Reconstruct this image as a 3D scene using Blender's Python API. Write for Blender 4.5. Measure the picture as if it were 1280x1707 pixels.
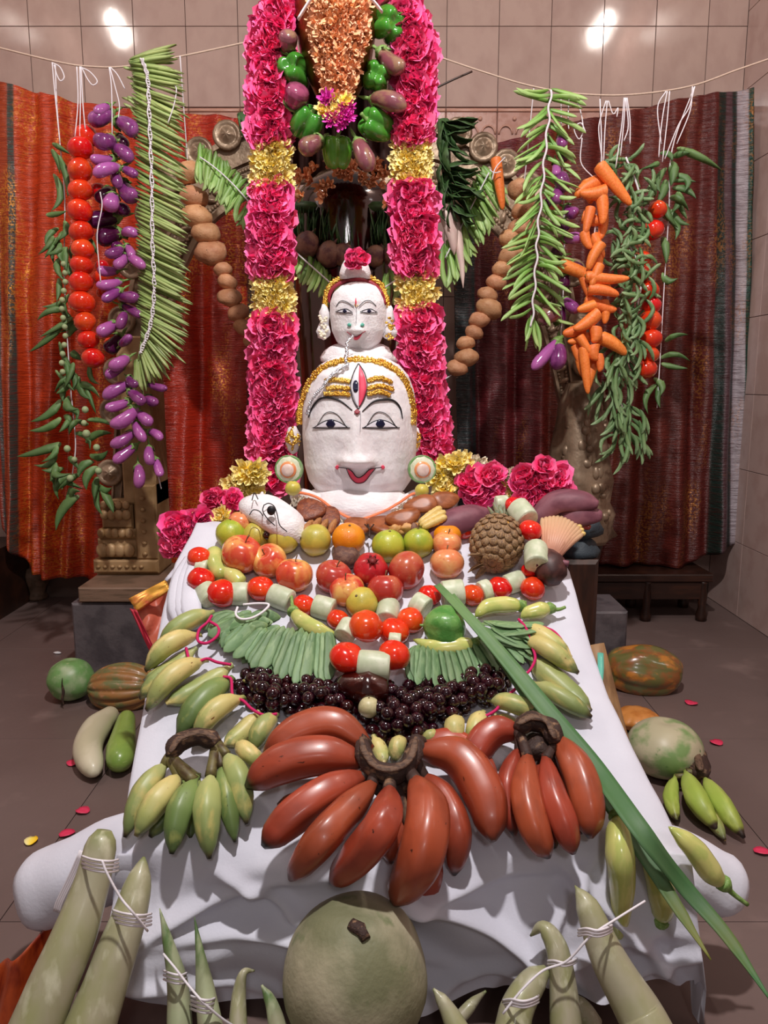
import bpy, math, random
from mathutils import Vector, Matrix, noise
random.seed(11)
for o in list(bpy.data.objects): bpy.data.objects.remove(o)
SC = bpy.context.scene
COL = SC.collection
# ------------------------------------------------------------------ camera
F = 1300.0; PITCH = math.radians(9.5); CAMZ = 0.9
cam = bpy.data.cameras.new('camera'); cam.sensor_fit = 'VERTICAL'; cam.sensor_height = 36.0
cam.lens = 36.0*F/1707.0; cam.clip_start = .02
camo = bpy.data.objects.new('camera', cam); COL.objects.link(camo)
camo.location = (0,0,CAMZ); camo.rotation_euler = (math.pi/2-PITCH,0,0)
SC.camera = camo
# ------------------------------------------------------------------ world, lamps, exposure
w = bpy.data.worlds.new('world'); SC.world = w; w.use_nodes = True
w.node_tree.nodes['Background'].inputs[0].default_value = (1.0,.86,.80,1)
w.node_tree.nodes['Background'].inputs[1].default_value = .21
def lamp(name, loc, power, size, col, aim=None):
    l = bpy.data.lights.new(name, 'AREA' if aim else 'POINT'); l.energy = power; l.color = col
    o = bpy.data.objects.new(name, l); o.location = loc
    if aim:
        l.shape = 'DISK'; l.size = size
        o.rotation_euler = (Vector(aim)-Vector(loc)).to_track_quat('-Z','Y').to_euler()
    else: l.shadow_soft_size = size
    COL.objects.link(o); return o
WARM = (1.0,.88,.80)
lamp('ceiling_lamp_left', (-1.5,1.55,2.85), 16, .035, WARM)
lamp('ceiling_lamp_left', (-1.48,1.75,2.85), 10, .03, WARM)
lamp('ceiling_lamp_right', (1.22,1.55,2.85), 16, .035, WARM)
lamp('ceiling_lamp_right', (1.22,1.75,2.85), 10, .03, WARM)
lamp('room_lamp', (.05,.60,2.7), 51, .10, (1.0,.945,.925), aim=(0,1.5,.8))
lamp('tube_lamp', (.2,-1.4,2.1), 8, .3, (1.0,.94,.95), aim=(0,1.9,.8))
SC.view_settings.view_transform = 'Standard'; SC.view_settings.look = 'None'
SC.view_settings.gamma = 1; SC.view_settings.use_curve_mapping = False
SC.view_settings.exposure = 0.0
# ------------------------------------------------------------------ placing: a pixel of the frame and a surface give a point in the room
SP, CP = math.sin(PITCH), math.cos(PITCH)
def ray(px, py):
    x = (px-640)/F; z = -(py-853.5)/F
    return Vector((x, CP + z*SP, -SP + z*CP))
C0 = Vector((0,0,CAMZ))
def P(px, py, Y):
    d = ray(px,py); return C0 + d*(Y/d.y)
SLOPE = .619; Z0 = .249; NS = math.sqrt(1+SLOPE*SLOPE)
def slope_z(Y): return Z0 + SLOPE*(Y-1)
def PS(px, py, lift=0):                      # the reclining white cloth: slope on top, upright front
    d = ray(px,py); l = lift*NS
    k = (Z0 - SLOPE + l - CAMZ)/(d.z - SLOPE*d.y)
    if k*d.y < 1.0 - lift*.55: k = (1.0-lift*.9)/d.y
    return C0 + d*k
def PF(px, py, lift=0):
    d = ray(px,py); return C0 + d*((lift-CAMZ)/d.z)
def S(p): return (( p.y)*CP - (p.z-CAMZ)*SP)/F      # metres per pixel at p
def at(Y): return lambda x, y, l=0: P(x, y, Y - l)
# ------------------------------------------------------------------ mesh building
class G:
    def __init__(s): s.v=[]; s.f=[]; s.t=[]
    def add(s, v, f, t=None):
        o=len(s.v); s.v += [Vector(a) for a in v]; s.f += [tuple(i+o for i in q) for q in f]
        s.t += list(t) if t is not None else [0.5]*len(v)
        return s
    def merge(s, g, M=None):
        return s.add([M@a for a in g.v] if M else g.v, g.f, g.t)
def catmull(pts, n):
    if len(pts)==2: return [pts[0].lerp(pts[1], i/n) for i in range(n+1)]
    out=[]; m=len(pts)-1
    for i in range(n+1):
        u=i/n*m; k=min(int(u),m-1); f=u-k
        p1,p2=pts[k],pts[k+1]; p0=pts[k-1] if k>0 else p1*2-p2; p3=pts[k+2] if k+2<=m else p2*2-p1
        out.append(.5*((2*p1)+(p2-p0)*f+(2*p0-5*p1+4*p2-p3)*f*f+(3*p1-p0-3*p2+p3)*f**3))
    return out
def prof(stops, s):
    for (a,b),(c,d) in zip(stops, stops[1:]):
        if s<=c:
            f=(s-a)/max(c-a,1e-6); f=f*f*(3-2*f) if False else f
            return b+(d-b)*f
    return stops[-1][1]
def frames(pts, up0=None):
    n=len(pts); T=[(pts[min(i+1,n-1)]-pts[max(i-1,0)]).normalized() for i in range(n)]
    u=Vector(up0) if up0 else Vector((0,0,1))
    if abs(u.dot(T[0]))>.95: u=Vector((0,-1,0)) if not up0 else Vector((1,0,0))
    out=[]
    for t in T:
        u=(u-t*u.dot(t)).normalized(); out.append((u, t.cross(u)))
    return out
def tube(pts, r, n=8, steps=None, stops=None, flat=1.0, up=None, sect=None, bump=0, bs=8, seed=0):
    pts=[Vector(p) for p in pts]; steps=steps or max(1,(len(pts)-1)*3)
    P_=catmull(pts, steps) if (len(pts)>2 or stops) else pts
    if len(P_)!=steps+1: steps=len(P_)-1
    fr=frames(P_, up); g=G(); v=[]; t=[]; f=[]
    if isinstance(r,(list,tuple)):
        rr=[]; m=len(r)-1
        for i in range(steps+1):
            u=i/steps*m; k=min(int(u),m-1); rr.append(r[k]+(r[k+1]-r[k])*(u-k))
    else: rr=[r]*(steps+1)
    for i,(p,(a,b)) in enumerate(zip(P_,fr)):
        s=i/steps; q=rr[i]*(prof(stops,s) if stops else 1)
        for j in range(n):
            th=2*math.pi*j/n; k=q*(sect(th) if sect else 1)
            x=p+a*(math.cos(th)*k*flat)+b*(math.sin(th)*k)
            if bump: x=p+(x-p)*(1+bump*noise.noise(x*bs+Vector((seed,0,0))))
            v.append(x); t.append(s)
    for i in range(steps):
        for j in range(n):
            f.append((i*n+j, i*n+(j+1)%n, (i+1)*n+(j+1)%n, (i+1)*n+j))
    v.append(P_[0]); t.append(0); v.append(P_[-1]); t.append(1); A=len(v)-2; B=A+1
    for j in range(n):
        f.append((A,(j+1)%n,j)); f.append((B,steps*n+j,steps*n+(j+1)%n))
    return g.add(v,f,t)
def lathe(profile, n=20, mod=None, z=True):       # profile (r,z) list from bottom to top; mod(th, s) -> (radius factor, dz)
    g=G(); v=[];t=[];f=[]; m=len(profile)
    for i,(r,h) in enumerate(profile):
        s=i/(m-1)
        for j in range(n):
            th=2*math.pi*j/n; k,dz=mod(th,s) if mod else (1,0)
            v.append((r*k*math.cos(th), r*k*math.sin(th), h+dz)); t.append(s)
    for i in range(m-1):
        for j in range(n): f.append((i*n+j,i*n+(j+1)%n,(i+1)*n+(j+1)%n,(i+1)*n+j))
    v.append((0,0,profile[0][1])); v.append((0,0,profile[-1][1])); t+= [0,1]
    for j in range(n): f.append((len(v)-2,(j+1)%n,j)); f.append((len(v)-1,(m-1)*n+j,(m-1)*n+(j+1)%n))
    return g.add(v,f,t)
def ball(nu=16, nv=12, lobes=0, depth=0, squash=1, dimt=0, dimb=0, pw=.18, rough=0, seed=0, power=1, taper=0):
    # unit fruit, axis z; dimples at the poles, lobes round it
    pr=[]
    for i in range(nv+1):
        ph=-math.pi/2+math.pi*i/nv*0.985+.0075*math.pi
        r=abs(math.cos(ph))**power; h=math.sin(ph)*squash
        h-= dimt*math.exp(-(r/pw)**2)*(h>0); h+= dimb*math.exp(-(r/pw)**2)*(h<0)
        r*=1+taper*math.sin(ph)
        pr.append((r,h))
    def mod(th,s):
        k=1
        if lobes: k=1-depth*(1-abs(math.cos(lobes*th/2+seed)))**1.3
        return (k, 0)
    g=lathe(pr,nu,mod)
    if rough:
        g.v=[a*(1+rough*noise.noise(a*1.7+Vector((seed*3.1,0,5)))) for a in g.v]
    return g
def box(x0,x1,y0,y1,z0,z1,b=0):
    g=G()
    if not b:
        return g.add([(x0,y0,z0),(x1,y0,z0),(x1,y1,z0),(x0,y1,z0),(x0,y0,z1),(x1,y0,z1),(x1,y1,z1),(x0,y1,z1)],
          [(0,3,2,1),(4,5,6,7),(0,1,5,4),(1,2,6,5),(2,3,7,6),(3,0,4,7)])
    # chamfered towards -y (front) and +z
    v=[]
    for (x,y,z) in [(x0,y1,z0),(x1,y1,z0),(x1,y1,z1),(x0,y1,z1)]: v.append((x,y,z))
    for (x,y,z) in [(x0,y0+b,z0),(x1,y0+b,z0),(x1,y0+b,z1),(x0,y0+b,z1)]: v.append((x,y,z))
    for (x,y,z) in [(x0+b,y0,z0+b),(x1-b,y0,z0+b),(x1-b,y0,z1-b),(x0+b,y0,z1-b)]: v.append((x,y,z))
    f=[(0,3,2,1),(8,9,10,11)]
    for i in range(4):
        j=(i+1)%4; f.append((i,j,4+j,4+i)); f.append((4+i,4+j,8+j,8+i))
    return g.add(v,f)
def grid(fn, nu, nv, close=0):       # fn(u,v)->point ; t=u stored
    v=[];t=[];f=[]
    for j in range(nv+1):
        for i in range(nu+1):
            v.append(fn(i/nu,j/nv)); t.append(i/nu)
    for j in range(nv):
        for i in range(nu): a=j*(nu+1)+i; f.append((a,a+1,a+nu+2,a+nu+1))
    return G().add(v,f,t)
def thick(g, d):                      # solid sheet: adds a back face d (Vector) away, with rims
    n=len(g.v); v=list(g.v)+[a+d for a in g.v]; f=list(g.f)+[tuple(reversed([i+n for i in q])) for q in g.f]
    ed={}
    for q in g.f:
        for a,b in zip(q, q[1:]+q[:1]):
            if (b,a) in ed: del ed[(b,a)]
            else: ed[(a,b)]=1
    for a,b in ed: f.append((b,a,a+n,b+n))
    return G().add(v,f,list(g.t)*2)
def mesh(name, g, mat, smooth=True, origin=None):
    me=bpy.data.meshes.new(name); o=origin or Vector((0,0,0))
    me.from_pydata([tuple(a-o) for a in g.v],[],g.f)
    at_=me.attributes.new('t','FLOAT','POINT'); at_.data.foreach_set('value', g.t)
    if smooth: me.polygons.foreach_set('use_smooth',[True]*len(me.polygons))
    if isinstance(mat,(list,tuple)):
        for m in mat: me.materials.append(m)
    else: me.materials.append(mat)
    me.update(); return me
def tag(o,label=None,cat=None,group=None,kind=None):
    if label: o['label']=label
    if cat: o['category']=cat
    if group: o['group']=group
    if kind: o['kind']=kind
    return o
def link(name, me, parent=None, M=None, **k):
    o=bpy.data.objects.new(name, me); COL.objects.link(o)
    if parent: o.parent=parent
    if M is not None:
        if parent: o.matrix_local=M
        else: o.matrix_world=M
    return tag(o,**k)
def one(name, g, mat, label, cat, group=None, kind=None, smooth=True, parent=None):
    # a thing (or part) from world-space geometry; origin at its base centre
    if parent is None:
        xs=[a.x for a in g.v]; ys=[a.y for a in g.v]; zs=[a.z for a in g.v]
        o=Vector(((min(xs)+max(xs))/2,(min(ys)+max(ys))/2,min(zs)))
        return link(name, mesh(name,g,mat,smooth,o), None, Matrix.Translation(o), label=label,cat=cat,group=group,kind=kind)
    o=parent
    base=Vector(parent.matrix_world.translation) if parent.parent is None else Vector(parent.parent.matrix_world.translation)
    return link(name, mesh(name,g,mat,smooth,base), parent, None, label=label,group=group,kind=kind)
def root(name, loc, label, cat, group=None):
    o=bpy.data.objects.new(name,None); o.empty_display_size=.02; COL.objects.link(o)
    o.matrix_world=Matrix.Translation(loc); return tag(o,label,cat,group)
def part(name, g, mat, parent, label=None, kind=None, smooth=True):
    return one(name,g,mat,label,None,None,kind,smooth,parent)
def basis(z, x=None):
    z=z.normalized(); x=Vector(x) if x is not None else Vector((0,0,1))
    if abs(x.normalized().dot(z))>.97: x=Vector((1,0,0))
    x=(x-z*x.dot(z)).normalized(); y=z.cross(x)
    return Matrix(((x.x,y.x,z.x),(x.y,y.y,z.y),(x.z,y.z,z.z))).to_4x4()
def PM(A,B,r,roll=None):              # matrix that lays a unit pod (axis z 0..1, radius 1) from A to B
    d=B-A; L=d.length
    return Matrix.Translation(A)@basis(d,roll)@Matrix.Diagonal((r,r,L,1))
def BM(c,r,axis=(0,0,1),roll=(1,0,0),sc=(1,1,1)):
    return Matrix.Translation(c)@basis(Vector(axis),roll)@Matrix.Diagonal((r*sc[0],r*sc[1],r*sc[2],1))
def pod(stops, n=8, steps=None, bend=0, flat=1, sect=None, z0=0, z1=1, bumps=0):
    ss=sorted(set([a for a,_ in stops]+[i/(steps or 8) for i in range((steps or 8)+1)]))
    v=[];t=[];f=[]; m=len(ss)
    for s in ss:
        r=prof(stops,s); bx=bend*4*s*(1-s)
        for j in range(n):
            th=2*math.pi*j/n; k=r*(sect(th) if sect else 1)*(1+bumps*math.sin(s*34))
            v.append((bx+k*math.cos(th), k*math.sin(th)*flat, z0+(z1-z0)*s)); t.append(s)
    for i in range(m-1):
        for j in range(n): f.append((i*n+j,i*n+(j+1)%n,(i+1)*n+(j+1)%n,(i+1)*n+j))
    v+= [(0,0,z0),(0,0,z1)]; t+=[0,1]
    for j in range(n): f.append((len(v)-2,(j+1)%n,j)); f.append((len(v)-1,(m-1)*n+j,(m-1)*n+(j+1)%n))
    return G().add(v,f,t)
# ------------------------------------------------------------------ materials
def lin(c):
    if isinstance(c,str): c=[int(c[i:i+2],16)/255 for i in (0,2,4)]
    return tuple((a/12.92 if a<=.04045 else ((a+.055)/1.055)**2.4) for a in c)+(1,)
def M(name, base, rough=.5, c2=None, ns=4, lo=.45, hi=.6, bump=0, bs=25, metal=0, coat=0, ramp=None, rnd=0, spec=.5, coord='Generated', c3=None, ns3=20, lo3=.6, hi3=.68, stretch=None, sss=0, sheen=0, emit=0):
    m=bpy.data.materials.new(name); m.use_nodes=True; nt=m.node_tree; N=nt.nodes; L=nt.links; b=N['Principled BSDF']
    b.inputs['Roughness'].default_value=rough; b.inputs['Metallic'].default_value=metal
    b.inputs['Coat Weight'].default_value=coat; b.inputs['Coat Roughness'].default_value=.12
    b.inputs['Specular IOR Level'].default_value=spec; b.inputs['Sheen Weight'].default_value=sheen
    if sss: b.inputs['Subsurface Weight'].default_value=sss; b.inputs['Subsurface Scale'].default_value=.01; b.inputs['Subsurface Radius'].default_value=(1,.6,.5)
    tc=N.new('ShaderNodeTexCoord'); oi=N.new('ShaderNodeObjectInfo')
    ad=N.new('ShaderNodeVectorMath'); ad.operation='ADD'; L.new(tc.outputs[coord],ad.inputs[0])
    mu=N.new('ShaderNodeMath'); mu.operation='MULTIPLY'; mu.inputs[1].default_value=37 if coord=='Generated' else 0; L.new(oi.outputs['Random'],mu.inputs[0]); L.new(mu.outputs[0],ad.inputs[1])
    vec=ad.outputs[0]
    if stretch:
        mp=N.new('ShaderNodeMapping'); mp.inputs['Scale'].default_value=stretch; L.new(vec,mp.inputs[0]); vec=mp.outputs[0]
    col=None
    if ramp:
        a=N.new('ShaderNodeAttribute'); a.attribute_name='t'; cr=N.new('ShaderNodeValToRGB')
        while len(cr.color_ramp.elements)<len(ramp): cr.color_ramp.elements.new(.5)
        for e,(p,c) in zip(cr.color_ramp.elements, ramp): e.position=p; e.color=lin(c)
        L.new(a.outputs['Fac'],cr.inputs[0]); col=cr.outputs[0]
    def mixin(col, c, scale, lo, hi):
        nz=N.new('ShaderNodeTexNoise'); nz.inputs['Scale'].default_value=scale; nz.inputs['Detail'].default_value=4; L.new(vec,nz.inputs['Vector'])
        mr=N.new('ShaderNodeMapRange'); mr.inputs[1].default_value=lo; mr.inputs[2].default_value=hi; L.new(nz.outputs[0],mr.inputs[0])
        mx=N.new('ShaderNodeMix'); mx.data_type='RGBA'; L.new(mr.outputs[0],mx.inputs[0])
        if col is None: mx.inputs[6].default_value=lin(base)
        else: L.new(col,mx.inputs[6])
        mx.inputs[7].default_value=lin(c); return mx.outputs[2]
    if c2: col=mixin(col,c2,ns,lo,hi)
    if c3: col=mixin(col,c3,ns3,lo3,hi3)
    if rnd:
        hs=N.new('ShaderNodeHueSaturation'); mr=N.new('ShaderNodeMapRange'); mr.inputs[3].default_value=1-rnd; mr.inputs[4].default_value=1+rnd
        L.new(oi.outputs['Random'],mr.inputs[0]); L.new(mr.outputs[0],hs.inputs['Value'])
        m2=N.new('ShaderNodeMath'); m2.operation='MULTIPLY'; m2.inputs[1].default_value=7.31; L.new(oi.outputs['Random'],m2.inputs[0])
        fr=N.new('ShaderNodeMath'); fr.operation='FRACT'; L.new(m2.outputs[0],fr.inputs[0])
        mh=N.new('ShaderNodeMapRange'); mh.inputs[3].default_value=.5-rnd*.06; mh.inputs[4].default_value=.5+rnd*.06; L.new(fr.outputs[0],mh.inputs[0]); L.new(mh.outputs[0],hs.inputs['Hue'])
        if col is None: hs.inputs['Color'].default_value=lin(base)
        else: L.new(col,hs.inputs['Color'])
        col=hs.outputs[0]
    if col is None: b.inputs['Base Color'].default_value=lin(base)
    else: L.new(col,b.inputs['Base Color'])
    if bump:
        nz=N.new('ShaderNodeTexNoise'); nz.inputs['Scale'].default_value=bs; nz.inputs['Detail'].default_value=5; L.new(vec,nz.inputs['Vector'])
        bp=N.new('ShaderNodeBump'); bp.inputs['Strength'].default_value=bump; bp.inputs['Distance'].default_value=.004
        L.new(nz.outputs[0],bp.inputs['Height']); L.new(bp.outputs[0],b.inputs['Normal'])
    m['b']=1; return m
NUM=['topmost','second','third','fourth','fifth','sixth','seventh','eighth','ninth','tenth','eleventh','twelfth','thirteenth','fourteenth','fifteenth','sixteenth','seventeenth','eighteenth','nineteenth','twentieth']
def nth(i, first='topmost'):
    if i==0: return first
    if i<20: return NUM[i]
    T={2:'twenty',3:'thirty',4:'forty',5:'fifty',6:'sixty',7:'seventy',8:'eighty',9:'ninety'}[(i+1)//10]; k=(i+1)%10
    TT={2:'twentieth',3:'thirtieth',4:'fortieth',5:'fiftieth',6:'sixtieth',7:'seventieth',8:'eightieth',9:'ninetieth'}
    return TT[(i+1)//10] if k==0 else T+'-'+(['first']+NUM[1:])[k-1]
R=random.uniform
# ================================================================== materials
m_tile=M('wall_tile','b59c92',.085,c2='ab9188',ns=3,lo=.4,hi=.7,bump=.05,bs=4,rnd=.035,spec=.45)
m_grout=M('grout','6b5850',.85)
m_border=M('border_tile','b58a7c',.3,c2='a87868',ns=5,bump=.1,bs=20,rnd=.04)
m_relief=M('border_relief','bd8f7c',.35)
m_rtile=M('side_wall_tile','cbb0a8',.16,c2='c2a59c',ns=3,rnd=.03)
m_floor=M('floor_stone','72605c',.42,c2='665450',ns=2.2,lo=.35,hi=.7,bump=.12,bs=60,rnd=.03,c3='84706b',ns3=7,lo3=.6,hi3=.8,coord='Object')
m_cloth=M('white_cotton','d9dae6',.85,bump=.10,bs=220,coord='Object',c2='cfcfdc',ns=3)
m_paste=M('rice_paste','f1eef0',.7,c2='e5dfe2',ns=5,bump=.5,bs=26,sss=.06)
m_black=M('black_ink','15141a',.5); m_eyew=M('eye_white','ebe9f2',.5); m_lip=M('lip_red','ea4a66',.45)
m_pupil=M('pupil','20203a',.2); m_teal=M('nose_stud_green','5fb3a0',.3); m_dred=M('hair_maroon','8e1d30',.5)
m_gold=M('gold_sequin','d9a441',.26,metal=.9,c2='f0c968',ns=30,coord='Object',bump=.6,bs=300)
m_silver=M('silver_tinsel','dfe3ea',.25,metal=.85,bump=.6,bs=200,coord='Object')
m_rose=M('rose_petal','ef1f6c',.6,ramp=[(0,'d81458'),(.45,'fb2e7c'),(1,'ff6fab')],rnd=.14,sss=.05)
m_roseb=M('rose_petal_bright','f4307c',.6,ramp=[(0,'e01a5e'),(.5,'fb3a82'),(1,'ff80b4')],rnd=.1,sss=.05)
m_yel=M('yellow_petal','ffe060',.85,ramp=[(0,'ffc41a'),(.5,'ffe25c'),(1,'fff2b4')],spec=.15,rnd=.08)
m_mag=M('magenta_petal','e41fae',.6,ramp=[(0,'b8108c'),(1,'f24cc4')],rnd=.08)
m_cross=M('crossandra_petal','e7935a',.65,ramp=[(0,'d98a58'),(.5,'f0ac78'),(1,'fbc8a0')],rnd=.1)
m_ivory=M('ivory_petal','efe6cf',.65,rnd=.06)
m_tom=M('tomato_skin','dd2413',.16,c2='e8461d',ns=1.6,lo=.45,hi=.75,coat=.5,rnd=.08,sss=.04)
m_tomo=M('tomato_skin_orange','de2a14',.16,c2='e8501c',ns=1.4,lo=.4,hi=.7,coat=.5,rnd=.08,sss=.04)
m_calyx=M('calyx_green','6f9446',.6,c2='8aa860',ns=6)
m_stem=M('dry_stem','6d5636',.7)
m_egg=M('aubergine_skin','7a2f8a',.16,ramp=[(0,'b892b4'),(.14,'95508f'),(.5,'82357a'),(1,'96508e')],c2='5e1c5a',ns=2,lo=.45,hi=.75,coat=.45,rnd=.2)
m_eggd=M('aubergine_skin_dark','451036',.16,ramp=[(0,'6a2350'),(.4,'451035'),(1,'551448')],coat=.5,rnd=.12)
m_eggp=M('aubergine_skin_pink','a04aa8',.2,ramp=[(0,'c296bc'),(.2,'a4509a'),(1,'b264a8')],coat=.45,rnd=.1)
m_eggm=M('aubergine_skin_magenta','8e3a62',.15,ramp=[(0,'b06a88'),(.3,'94405f'),(1,'a05070')],coat=.5,c2='7a2c50',ns=2)
m_eggb=M('aubergine_skin_dusky','85545a',.18,ramp=[(0,'8e6a52'),(.35,'7d4650'),(1,'84505a')],coat=.4,rnd=.1,c2='93705a',ns=2)
m_bean=M('long_bean_green','86a84c',.4,ramp=[(0,'6d8444'),(.2,'8fa45c'),(.8,'a9bb78'),(1,'74843e')],rnd=.16,spec=.5)
m_cbean=M('cluster_bean_green','7fa84c',.45,ramp=[(0,'5d7f35'),(.3,'7fae4e'),(1,'a6c47a')],rnd=.14)
m_fbean=M('french_bean_green','6c9258',.5,ramp=[(0,'506f40'),(.5,'6b8c58'),(1,'8aa678')],rnd=.14)
m_okra=M('okra_green','6f9452',.55,ramp=[(0,'84a068'),(.2,'5f8048'),(1,'3f6030')],rnd=.14)
m_bud=M('pale_bud','9dae80',.6,rnd=.1)
m_pot=M('potato_skin','d29c72',.6,c2='bd8258',ns=4,lo=.4,hi=.7,bump=.35,bs=18,rnd=.12,c3='6a4028',ns3=9,lo3=.68,hi3=.72)
m_beet=M('beet_skin','85604e',.55,c2='5a3236',ns=2.5,bump=.35,bs=14,rnd=.1)
m_carrot=M('carrot_skin','f68a40',.4,c2='ec7830',ns=6,bump=.25,bs=14,rnd=.08,stretch=(1,1,5))
m_carrottop=M('carrot_crown','8a6a34',.7)
m_cap=M('capsicum_skin','3f862a',.16,c2='52983a',ns=1.5,coat=.55,rnd=.1)
m_capb=M('capsicum_skin_bright','60aa36',.16,c2='50982c',ns=1.5,coat=.55)
m_radish=M('radish_skin','e4ccc2',.45,c2='d9bcb4',ns=3)
m_leaf=M('leaf_green','4f7a4a',.5,c2='3d6638',ns=4,rnd=.15,ramp=[(0,'466e3c'),(1,'6a9464')])
m_leafd=M('leaf_dark','3c5c30',.5,c2='2b4522',ns=4,rnd=.15)
m_thread=M('white_thread','e9e4ea',.8); m_rope=M('rope','c9b2a0',.85,bump=.5,bs=200,coord='Object'); m_yarn=M('pink_yarn','c4125e',.8)
m_copper=M('copper_pot','8a4a22',.32,metal=.75,c2='6d3616',ns=4,bump=.1)
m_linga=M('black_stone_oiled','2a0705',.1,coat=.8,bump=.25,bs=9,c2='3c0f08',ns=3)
m_brass=M('carved_metal_silver','a8927a',.4,metal=.35,c2='75604c',ns=12,lo=.4,hi=.65,bump=.7,bs=40,coord='Object')
m_brassg=M('carved_metal_gold','b3936a',.5,metal=.2,c2='8c6c44',ns=10,lo=.4,hi=.65,bump=.5,bs=40,coord='Object')
m_stone=M('grey_stone','5c5558',.55,c2='474145',ns=14,lo=.45,hi=.6,bump=.4,bs=60,coord='Object')
m_slab=M('brown_slab','7c6250',.6,c2='65503f',ns=5,bump=.2)
m_wood=M('cot_wood','9a7650',.55,c2='7d5c3c',ns=5,stretch=(1,1,.2)); m_dwood=M('dark_wood','2a1710',.4,c2='3b2015',ns=4)
m_gban=M('green_banana','8aa04e',.42,ramp=[(0,'7f8a52'),(.12,'b2b678'),(.3,'a2aa68'),(.7,'8a9a5c'),(.9,'748550'),(.96,'50492e'),(1,'2c2016')],c2='cdbd74',ns=2.2,lo=.5,hi=.72,c3='5a4a24',ns3=12,lo3=.72,hi3=.76,rnd=.08)
m_yban=M('yellow_green_banana','b3b45e',.42,ramp=[(0,'949a5a'),(.12,'cdbf78'),(.4,'cfc27c'),(.75,'a9b068'),(.93,'84905a'),(1,'3c2e1a')],c2='e2cd88',ns=2.2,lo=.5,hi=.7,c3='7a4c24',ns3=9,lo3=.66,hi3=.72,rnd=.08)
m_dban=M('deep_green_banana','6a8a3c',.4,ramp=[(0,'66783f'),(.15,'859a58'),(.6,'6c8449'),(.93,'5a7040'),(1,'241a12')],c2='a3a85e',ns=2,lo=.55,hi=.72,c3='3a3a1c',ns3=10,lo3=.7,hi3=.75,rnd=.1)
m_lban=M('bright_green_banana','a4b850',.42,ramp=[(0,'8c9a4a'),(.15,'b4c860'),(.6,'a2ba4e'),(.88,'94a044'),(.93,'3c2c20'),(1,'1c1210')],c2='bccb66',ns=2,lo=.5,hi=.7)
m_plainsilk=M('plain_orange_silk','b0481e',.42,c2='7c2410',ns=3,bump=.2,bs=12)
m_rban=M('red_banana','b04a28',.34,ramp=[(0,'7a3420'),(.12,'98422c'),(.4,'a84a30'),(.82,'9e442e'),(.92,'7a2c1c'),(.965,'241210'),(1,'140c0a')],c2='8c3c28',ns=2.5,lo=.45,hi=.7,c3='4a2016',ns3=11,lo3=.7,hi3=.74,rnd=.08,coat=.12)
m_crown=M('banana_crown','3a2620',.7,c2='8a6a50',ns=5,lo=.55,hi=.7,bump=.5,bs=12)
m_grape=M('grape_skin','1e030c',.09,c2='340810',ns=1.5,lo=.45,hi=.7,coat=.6,rnd=.25)
m_twig=M('grape_twig','8f8a4a',.7)
m_apple=M('apple_skin','d04a34',.22,c2='eeb868',ns=1.9,lo=.42,hi=.62,coat=.35,rnd=.08,c3='c22a2a',ns3=6,lo3=.55,hi3=.75,stretch=(1,1,.35))
m_appler=M('apple_skin_red','b83a30',.24,c2='c9764e',ns=2,lo=.5,hi=.75,coat=.35,stretch=(1,1,.35))
m_peach=M('apple_skin_peach','e68a5a',.25,c2='ecb878',ns=2,coat=.3,lo=.45,hi=.7,c3='d8583e',ns3=4,lo3=.55,hi3=.75)
m_pom=M('pomegranate_skin','c0222c',.28,c2='a81c24',ns=3,coat=.3)
m_lime=M('lime_skin','b5bb3c',.34,c2='9aae34',ns=2,bump=.15,bs=40,coat=.2,rnd=.06)
m_limey=M('lime_skin_yellow','cdbc4c',.34,c2='b9b04a',ns=2,bump=.15,bs=40,coat=.2,rnd=.05)
m_orange=M('orange_peel','f09410',.36,bump=.3,bs=50,coat=.2,c2='e98408',ns=2)
m_sapota=M('sapota_skin','5d3f38',.7,c2='7a5a4a',ns=6,bump=.3)
m_cuc=M('cucumber_skin_pale','bcc6a6',.42,c2='d0d5bc',ns=3,lo=.42,hi=.66,rnd=.05,c3='a4b48e',ns3=9,lo3=.66,hi3=.8)
m_cut=M('cut_flesh','dfe2c8',.5,c2='cdd2b0',ns=6)
m_pep=M('banana_pepper','c4c45a',.22,ramp=[(0,'b4bc60'),(.3,'d4d280'),(.8,'cccc76'),(1,'9aa84e')],c2='bcc66e',ns=3,coat=.4,rnd=.05)
m_chay=M('chayote_skin','4c8a3c',.3,c2='6ca052',ns=2.5,coat=.25,bump=.2,bs=14)
m_onionleaf=M('spring_onion_leaf','4a7a3e',.58,c2='3b6a38',ns=3,ramp=[(0,'6c8f56'),(.4,'4f7548'),(.8,'44683f'),(1,'7a7a34')])
m_flatbean=M('hyacinth_bean_green','6c9668',.55,c2='7c9a6c',ns=4,rnd=.18,ramp=[(0,'7a9458'),(.15,'5c7e50'),(1,'74946a')])
m_pale=M('pale_fruit','c6be92',.4,c2='b5b080',ns=3)
m_cup=M('dark_cup','3a1d1c',.5,c2='54302c',ns=4)
m_pumpo=M('pumpkin_orange','d28a45',.45,c2='c07634',ns=3,coat=.1)
m_pumpb=M('pumpkin_mottled','9a6c3c',.4,c2='6c7044',ns=5,lo=.42,hi=.6,c3='c08a68',ns3=7,lo3=.6,hi3=.72,coat=.2)
m_pumpg=M('pumpkin_glossy','8f5a30',.25,c2='6a6838',ns=5,lo=.4,hi=.55,c3='c07c34',ns3=4,lo3=.55,hi3=.65,coat=.4)
m_ash=M('ash_gourd_skin','747556',.62,c2='aaa388',ns=1.8,lo=.4,hi=.62,bump=.25,bs=30,c3='566a3a',ns3=5,lo3=.6,hi3=.75)
m_ashs=M('ash_gourd_green','6d9a58',.42,c2='a3b48c',ns=3,lo=.45,hi=.7,c3='d0c8a6',ns3=9,lo3=.66,hi3=.8)
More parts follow.
